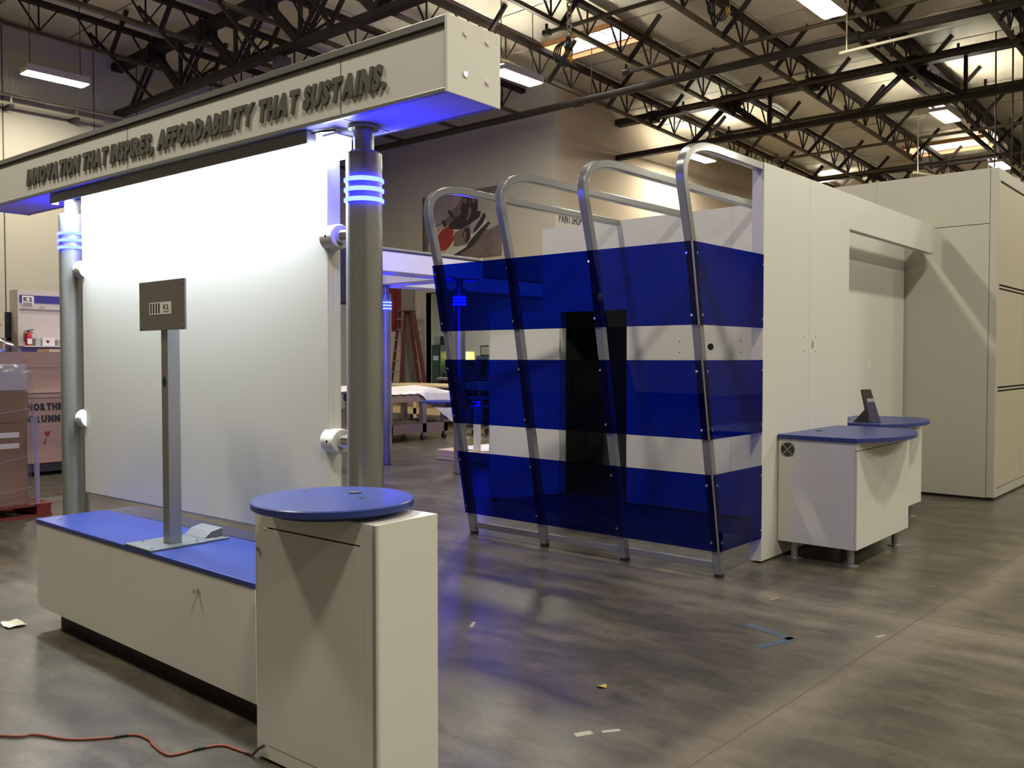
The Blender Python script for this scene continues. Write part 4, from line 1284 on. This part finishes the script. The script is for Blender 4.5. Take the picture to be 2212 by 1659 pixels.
# poster
PY = YB - .02
t = thing('wall_poster', 'large poster of riders on a red water scooter, high on the back wall', 'poster', (-17.4, PY, 5.3))
M_PB = mat('poster_spray', (.17, .13, .12), .6, noise=.6, nscale=2.6, bump=0)
M_PE = mat('poster_edge', (.05, .05, .04), .6)
X0, X1, Z0, Z1 = -18.92, -15.95, 4.3, 6.17
B().box(X0, X1, PY - .02, PY + .018, Z0, Z1).make('board', M_PB, t)
B().box(X0 - .06, X0, PY - .025, PY + .018, Z0, Z1).make('side_edge', M_PE, t)
W_, H_ = X1 - X0, Z1 - Z0
layer = [0]
def shape(pts, m, nm='printed_shape'):
    layer[0] += 1
    b = B(); y_ = PY - .0215 - .0012 * layer[0]
    b.prism([(X0 + W_ * u, Z1 - H_ * v) for u, v in pts], 1, y_ - .001, y_)
    b.make(nm, m, t)
PM_W = mat('print_white', (.62, .58, .50), .6); PM_R = mat('print_red', (.36, .035, .03), .5); PM_D = mat('print_dark', (.035, .025, .025), .6)
PM_S = mat('print_skin', (.24, .12, .085), .6); PM_G = mat('print_grey', (.33, .31, .33), .6); PM_M = mat('print_mist', (.40, .36, .29), .7, noise=.12, nscale=3)
PM_L = mat('print_mauve', (.30, .24, .25), .7, noise=.25, nscale=3)
shape([(.0, .02), (.55, .0), (.42, .28), (.2, .45), (.02, .42)], PM_L)
shape([(.58, .3), (.72, .1), (.99, .16), (1.0, .55), (.85, .62), (.66, .52)], PM_M)
shape([(.08, .5), (.3, .43), (.34, .56), (.16, .95), (.04, .92)], PM_M)
shape([(.14, .8), (.18, .7), (.42, .84), (.56, .80), (.62, .72), (.85, .50), (.88, .52), (.66, .82), (.48, .93), (.3, .985), (.16, .97)], PM_D)
shape([(.12, .72), (.22, .54), (.36, .46), (.56, .56), (.80, .46), (.83, .50), (.62, .74), (.56, .84), (.40, .93), (.25, .965), (.15, .93)], PM_W)
shape([(.145, .80), (.17, .66), (.23, .55), (.34, .48), (.41, .58), (.38, .70), (.27, .84), (.20, .88), (.155, .86)], PM_R)
shape([(.30, .78), (.42, .62), (.43, .66), (.35, .80), (.26, .88)], PM_R)
shape([(.42, .60), (.52, .55), (.62, .5), (.63, .62), (.56, .80), (.47, .81), (.40, .80)], mat('print_hull', (.20, .155, .13), .6))
shape([(.60, .62), (.64, .44), (.74, .35), (.80, .42), (.78, .52), (.66, .66)], PM_G)
shape([(.66, .60), (.80, .36), (.82, .42), (.78, .52), (.68, .64)], PM_D)
shape([(.34, .47), (.40, .42), (.46, .36), (.62, .30), (.76, .34), (.74, .42), (.62, .50), (.50, .56), (.36, .54)], PM_D)
shape([(.27, .47), (.25, .40), (.28, .39), (.31, .47), (.29, .51)], PM_D)
shape([(.40, .38), (.34, .30), (.33, .26), (.36, .25), (.40, .34), (.44, .40)], PM_D)
shape([(.38, .27), (.46, .20), (.54, .17), (.55, .21), (.46, .25), (.40, .30)], PM_S)
shape([(.50, .44), (.51, .22), (.53, .17), (.60, .17), (.64, .24), (.63, .40), (.58, .46)], PM_D)
shape([(.60, .26), (.63, .25), (.64, .34), (.60, .43), (.57, .44), (.60, .36)], PM_S)
shape([(.54, .19), (.535, .10), (.56, .07), (.60, .075), (.61, .13), (.60, .19), (.57, .21)], PM_D)
shape([(.545, .18), (.545, .115), (.575, .11), (.585, .15), (.57, .20)], PM_S)
shape([(.65, .34), (.63, .18), (.645, .08), (.69, .07), (.72, .12), (.72, .30), (.69, .36)], PM_D)
shape([(.65, .19), (.655, .11), (.69, .10), (.695, .17), (.67, .21)], mat('print_face', (.16, .12, .11), .6))
shape([(.52, .66), (.56, .55), (.62, .56), (.63, .70), (.58, .79)], PM_D)
shape([(.535, .70), (.55, .60), (.58, .62), (.57, .74)], PM_S)
def lt(s, u, v, h):
    text_obj('printed_letter', s, (X0 + W_ * u, PY - .0215, Z1 - H_ * v), (1, 0, 0), h, h * .75, .004, PM_W, t, bold=.02)
lt('N', .105, .215, .15); lt('C', .215, .205, .15)

# paint shop sign on the side wall
t = thing('paint_shop_sign', 'white wall sign lettered PAINT SHOP at the outer wall corner', 'sign', (XC + .02, 18.6, 4.9))
SX0 = XC + .001
B().box(SX0, SX0 + .02, 17.93, 19.75, 4.0, 5.42).make('board', mat('sign_white', (.60, .56, .52), .6), t)
text_obj('printed_text', 'PAINT SHOP', (SX0 + .0205, 18.06, 5.03), (0, 1, 0), .22, .97, .004, M_INK, t, bold=.03, gap=.08, space=.25)
B().box(SX0 + .02, SX0 + .024, 18.04, 19.55, 4.36, 4.88).make('black_band', M_INK, t)
B().box(SX0 + .024, SX0 + .028, 18.09, 18.42, 4.46, 4.84).make('emblem_ground', M_PAPER, t)
text_obj('printed_text', 'K2', (SX0 + .0285, 18.12, 4.66), (0, 1, 0), .14, .26, .004, M_INK, t, bold=.05)

# ------------------------------------------------------------------ left edge: crates, pallet, shelves
CXF = -12.26
t = thing('shipping_crate', 'big pale plywood crate with black stencilled words on a black skid', 'crate', (CXF - .6, 5.1, 0))
for k in range(2):
    B().box(CXF - 1.1, CXF - .02, 4.0 + 1.6 * k, 4.25 + 1.6 * k, 0, .165).make('skid', M_BLACK, t)
B().box(CXF - 1.1, CXF - .02, 4.0, 5.85, .05, .165).make('skid_beam', M_BLACK, t)
B().box(CXF - 1.15, CXF - .012, 3.92, 5.92, .168, 1.02).make('body', M_PLY, t)
B().box(CXF - .012, CXF, 3.92, 5.92, .168, 1.02).make('front_board', M_PLY, t)
B().box(CXF - 1.16, CXF + .012, 3.90, 5.94, 1.022, 1.085).make('lid_batten', M_PLY, t)
B().box(CXF - 1.18, CXF + .03, 3.88, 5.96, 1.087, 1.135).make('lid', mat('pale_lid', (.42, .31, .22), .75), t)
text_obj('stencil_text', 'NORTHROP', (CXF + .0005, 4.535, .863), (0, 1, 0), .088, .60, .002, M_INK, t, bold=.085, gap=.10)
text_obj('stencil_text', 'GRUMMAN', (CXF + .0005, 4.545, .705), (0, 1, 0), .088, .58, .002, M_INK, t, bold=.085, gap=.10)
gl = B()
gl.prism([(4.735, .575), (4.825, .58), (4.79, .50), (4.76, .525)], 0, CXF, CXF + .002)
gl.prism([(4.755, .495), (4.77, .50), (4.765, .46), (4.75, .395), (4.72, .44), (4.75, .45)], 0, CXF, CXF + .002)
gl.make('glass_symbol', M_REDINK, t)
t = thing('shipping_crate', 'plain plywood crate standing on top of the stencilled crate', 'crate', (CXF - .6, 5.1, 1.14))
B().box(CXF - 1.1, CXF - .05, 4.05, 5.85, 1.137, 1.41).make('lower_board', M_PLY, t)
B().box(CXF - 1.1, CXF - .05, 4.05, 5.85, 1.414, 1.62).make('upper_board', M_PLY, t)
tag(B().box(CXF - .5, CXF - .1, 4.86, 5.3, 1.622, 1.66).make('pine_offcut', M_PINE), 'short pale board lying on the plain plywood crate', 'timber')

# sign board with shelf
KX = -13.6
t = thing('notice_board', 'white notice board lettered K2 with a navy band and a small shelf', 'notice board', (KX - .1, 5.5, 0))
B().box(KX - .30, KX, 4.93, 6.6, .0, 2.515).make('body', mat('board_white', (.60, .55, .47), .6), t)
B().box(KX, KX + .006, 4.955, 6.58, 2.33, 2.44).make('navy_band', M_NAVY, t)
B().box(KX + .006, KX + .010, 4.985, 5.145, 2.30, 2.43).make('emblem_ground', M_PAPER, t)
text_obj('printed_text', 'K2', (KX + .0105, 5.005, 2.355), (0, 1, 0), .055, .115, .002, M_INKPURPLE, t, bold=.05)
B().box(KX + .010, KX + .012, 5.0, 5.12, 2.292, 2.335).make('grey_bar', M_INKGREY, t)
B().box(KX, KX + .012, 4.955, 6.58, 2.225, 2.245).make('ledge', M_GREYCOL, t)
text_obj('printed_text', '10', (KX + .001, 5.225, 2.26), (0, 1, 0), .032, .065, .002, M_INKGREY, t, bold=.03)
B().box(KX, KX + .22, 4.93, 6.6, 1.70, 1.716).make('shelf', M_FIXT, t)
ext = thing('fire_extinguisher', 'red fire extinguisher standing on the notice board shelf', 'fire extinguisher', (KX + .1, 5.025, 1.716))
c = (KX + .11, 5.025, 0)
B().lathe([(.043, 1.717), (.046, 1.73), (.046, 1.87), (.038, 1.895), (.018, 1.91)], 24, c).make('cylinder', M_EXTRED, ext, smooth=True)
B().box(KX + .10, KX + .159, 4.995, 5.055, 1.74, 1.815).make('paper_label', M_PAPER, ext)
B().cyl((c[0], c[1], 1.908), (c[0], c[1], 1.935), .014, 12).make('valve', M_BLACK, ext, smooth=True)
B().bar((c[0], c[1] - .01, 1.93), (c[0], c[1] + .07, 1.945), .014).bar((c[0], c[1], 1.92), (c[0], c[1] + .06, 1.90), .012).make('lever', M_BLACK, ext)
B().tube([(c[0], c[1] - .01, 1.93), (c[0], c[1] - .05, 1.92), (c[0], c[1] - .058, 1.86), (c[0], c[1] - .056, 1.77)], .007, 6).make('hose', M_BLACK, ext, smooth=True)
ak = thing('first_aid_box', 'white box with a red cross mark on the notice board shelf', 'box', (KX + .1, 5.28, 1.716))
B().box(KX + .04, KX + .18, 5.185, 5.36, 1.717, 1.83).make('case', M_WHITEP, ak, bevel=.006)
cr = B().box(KX + .18, KX + .183, 5.235, 5.285, 1.769, 1.785).box(KX + .18, KX + .183, 5.252, 5.268, 1.752, 1.802)
cr.make('red_cross', M_EXTRED, ak)
tag(B().box(KX + .05, KX + .17, 5.10, 5.17, 1.717, 1.82).make('grey_carton', M_GREYMETAL, bevel=.004), 'grey carton between the fire extinguisher and the white box', 'carton')
tag(B().box(KX + .05, KX + .17, 5.385, 5.47, 1.717, 1.80).make('grey_carton', mat('grey_carton2', (.33, .31, .29), .6), bevel=.004), 'grey carton right of the white box with the red cross', 'carton')

# rack with clutter at the left edge
t = thing('storage_rack', 'dark storage rack at the left edge, cluttered with boards', 'rack', (-14.4, 4.0, 0))
for yy in (2.6, 4.86):
    for x in (-14.7, -13.9):
        B().box(x, x + .07, yy, yy + .06, 0, 2.2).make('upright', M_BLACK, t)
for z in (1.0, 1.62, 1.80):
    B().box(-14.7, -13.83, 2.6, 4.92, z, z + .03).make('shelf', M_GREYCOL, t)
B().box(-14.72, -14.70, 2.6, 4.92, .9, 2.2).make('back_panel', M_INK, t)
rnd = random.Random(4)
for k in range(6):
    w = rnd.uniform(1.2, 2.0); y0 = rnd.uniform(2.7, 2.9)
    z = 1.832 + .034 * k
    tag(B().box(-14.5, -13.86 + rnd.uniform(-.05, .05), y0, y0 + w, z, z + .03).make('flat_board', [M_GREYBOX, M_PINE, M_PAPER, M_GREYCOL][k % 4]),
        '%s flat board counted upward in the stack on the left edge rack' % ordn[k], 'board', 'boards on the left rack')
tag(B().prism([(4.55, 1.652), (4.84, 1.652), (4.84, 1.78), (4.74, 1.79), (4.62, 1.72)], 0, -14.4, -13.9).make('yellow_bag', mat('ochre_bag', (.5, .32, .08), .6), bevel=.02), 'ochre bag slumped on the left edge rack', 'bag')

# wrapped pallet
PXF = -9.15
t = thing('red_pallet', 'red wooden pallet under the wrapped cartons at the left edge', 'pallet', (-9.7, 3.0, 0))
for k in range(3):
    yy = 2.36 + .545 * k
    B().box(PXF - 1.0, PXF + .03, yy, yy + .13, .022, .105).make('block', M_PALLETRED, t)
for k in range(6):
    x = PXF + .03 - .12 - .18 * k
    B().box(x, x + .12, 2.34, 3.59, .105, .127).make('deck_board', M_PALLETRED, t)
for k in range(3):
    x = PXF + .03 - .10 - .46 * k
    B().box(x, x + .10, 2.34, 3.59, 0, .022).make('bottom_board', M_PALLETRED, t)
t = thing('cardboard_box', 'large brown cardboard box on the red pallet', 'box', (PXF - .5, 3.0, .13))
B().box(PXF - .95, PXF, 2.4, 3.385, .129, .92).make('carton', M_CARD, t, bevel=.006)
for z in (.785, .68):
    B().box(PXF, PXF + .002, 2.9, 3.31, z, z + .05).make('paper_label', M_PAPER, t)
tag(B().box(PXF - .95, PXF - .005, 2.4, 3.40, .922, 1.225).make('cardboard_box', M_CARD, bevel=.006), 'flatter brown cardboard box stacked on the large one', 'box')
tag(B().box(PXF - .9, PXF - .03, 2.45, 3.40, 1.227, 1.48).make('grey_carton', M_GREYBOX, bevel=.01), 'grey white carton on top of the wrapped brown boxes', 'carton')
b = B(); b.add(*crumple(PXF - .75, PXF - .03, 2.6, 3.27, 1.485, .15, 24, 8))
tag(b.make('blue_bundle', M_BLUEBAG, smooth=True), 'shiny blue plastic bundle on top of the wrapped cartons', 'bundle')
# stretch film shell
fl_ = B(); rows_ = []
rnd = random.Random(11)
prof = [(.12, 0.03), (.3, .03), (.55, .028), (.8, .03), (1.0, .026), (1.22, .03), (1.36, .035), (1.46, .02), (1.60, -.04), (1.70, -.10), (1.74, -.2)]
n = 64
vs = []
for z, off in prof:
    x0, x1, y0, y1 = PXF - .95 - off, PXF + off, 2.4 - off, 3.40 + off
    for i in range(n):
        s = i / n * 4
        k = int(s); f = s - k
        p = [(x0 + (x1 - x0) * f, y0), (x1, y0 + (y1 - y0) * f), (x1 - (x1 - x0) * f, y1), (x0, y1 - (y1 - y0) * f)][k]
        j = .012 * math.sin(i * 1.7 + z * 23) + rnd.uniform(-.006, .006)
        cx, cy = (x0 + x1) / 2, (y0 + y1) / 2
        vs.append((p[0] + j * (1 if p[0] > cx else -1), p[1] + j * (1 if p[1] > cy else -1), z + .008 * math.sin(i * .9)))
fs = []
for j in range(len(prof) - 1):
    fs += [(j * n + i, j * n + (i + 1) % n, (j + 1) * n + (i + 1) % n, (j + 1) * n + i) for i in range(n)]
fl_.add(vs, fs)
t = thing('stretch_film', 'clear stretch film wrapped around the stacked cartons on the red pallet', 'film', (PXF - .5, 2.9, .12))
fl_.make('film', M_FILM, t, smooth=True)
bb = B()
for (ya, za, yb, zb) in ((3.42, .97, 3.455, .13), (3.45, 1.0, 3.46, .15)):
    bb.tube([(PXF + .03, ya, za), (PXF + .035, (ya + yb) / 2 + .004, (za + zb) / 2), (PXF + .03, yb, zb)], .02, 8)
bb.make('bunched_edge', M_FILMW, t, smooth=True)
for z0, z1 in ((.50, .60), (.22, .30), (.98, 1.06)):
    B().tube([(PXF + .034, 2.5, z0 - .03), (PXF + .04, 3.0, (z0 + z1) / 2 - .02), (PXF + .036, 3.40, z1)], .0025, 6).make('stretch_rope', M_FILMW, t, smooth=True)

# ================================================================== FLOOR DETAILS
def flat(name, label, cat, pts, m, z=.0012, group=None):
    b = B(); b.prism(pts, 2, .0003, z)
    return tag(b.make(name, m), label, cat, group)
def strip(p, q, w):
    p = Vector(p); q = Vector(q); d = (q - p).normalized(); n = Vector((-d.y, d.x)) * w / 2
    return [tuple(p - n), tuple(q - n), tuple(q + n), tuple(p + n)]
t = thing('blue_tape_mark', 'worn blue tape corner mark on the open concrete floor', 'tape', (-2.1, 4.65, 0))
for p, q in (((-2.33, 4.76), (-2.02, 4.66)), ((-2.02, 4.69), (-2.10, 4.42))):
    B().prism(strip(p, q, .055), 2, .0003, .0014).make('tape_strip', M_TAPE, t)
sc_l = [((-3.56, 3.75), (-3.50, 3.66), .02, 'small white tape scrap on the floor below the nearest canopy arch foot'),
        ((-2.105, 2.985), (-2.06, 3.05), .022, 'white tape scrap on the floor in the lower middle'),
        ((-2.17, 2.885), (-2.135, 2.955), .036, 'wider torn white tape scrap beside the lower middle one'),
        ((-1.40, 3.10), (-1.35, 3.13), .03, 'tan paper flake on the floor at lower right'),
        ((-1.66, 5.08), (-1.68, 5.00), .02, 'pale flake on the floor near the right edge'),
        ((-2.46, 5.33), (-2.44, 5.42), .010, 'thin white chalk tick on the floor before the counters'),
        ((-2.02, 2.52), (-1.98, 2.60), .012, 'pair of white scuffs at the bottom middle of the floor')]
for p, q, w, lab in sc_l:
    flat('floor_scrap', lab, 'scrap', strip(p, q, w), M_TAPEW)
t = thing('crumpled_paper', 'small crumpled cream paper on the floor left of the bench', 'paper', (-5.52, 1.94, 0))
b = B(); b.add(*crumple(-5.60, -5.46, 1.90, 2.0, .001, .012, 8, 5, 6)); b.make('scrap', mat('cream_paper', (.6, .55, .42), .8), t)
lf = thing('dry_leaf', 'little yellow green leaf on the bare floor', 'leaf', (-2.395, 3.393, 0))
b = B(); b.add([(-2.42, 3.38, .001), (-2.395, 3.37, .012), (-2.37, 3.395, .004), (-2.385, 3.415, .014), (-2.41, 3.41, .003)], [(0, 1, 4), (1, 2, 3), (1, 3, 4)])
b.make('blade', M_LEAF, lf)
# sawn floor joints filled with dust, running with the hall
jn = B()
jn.prism(strip((-1.72, 1.2), (-1.50, 9.9), .006), 2, .0002, .0008)
jn.prism(strip((-2.9, 5.55), (6, 5.35), .005), 2, .0002, .0008)
jn.prism(strip((-9.5, 5.2), (-2.9, 5.55), .004), 2, .0002, .0008)
struct(jn.make('trim_2', M_CRACK))
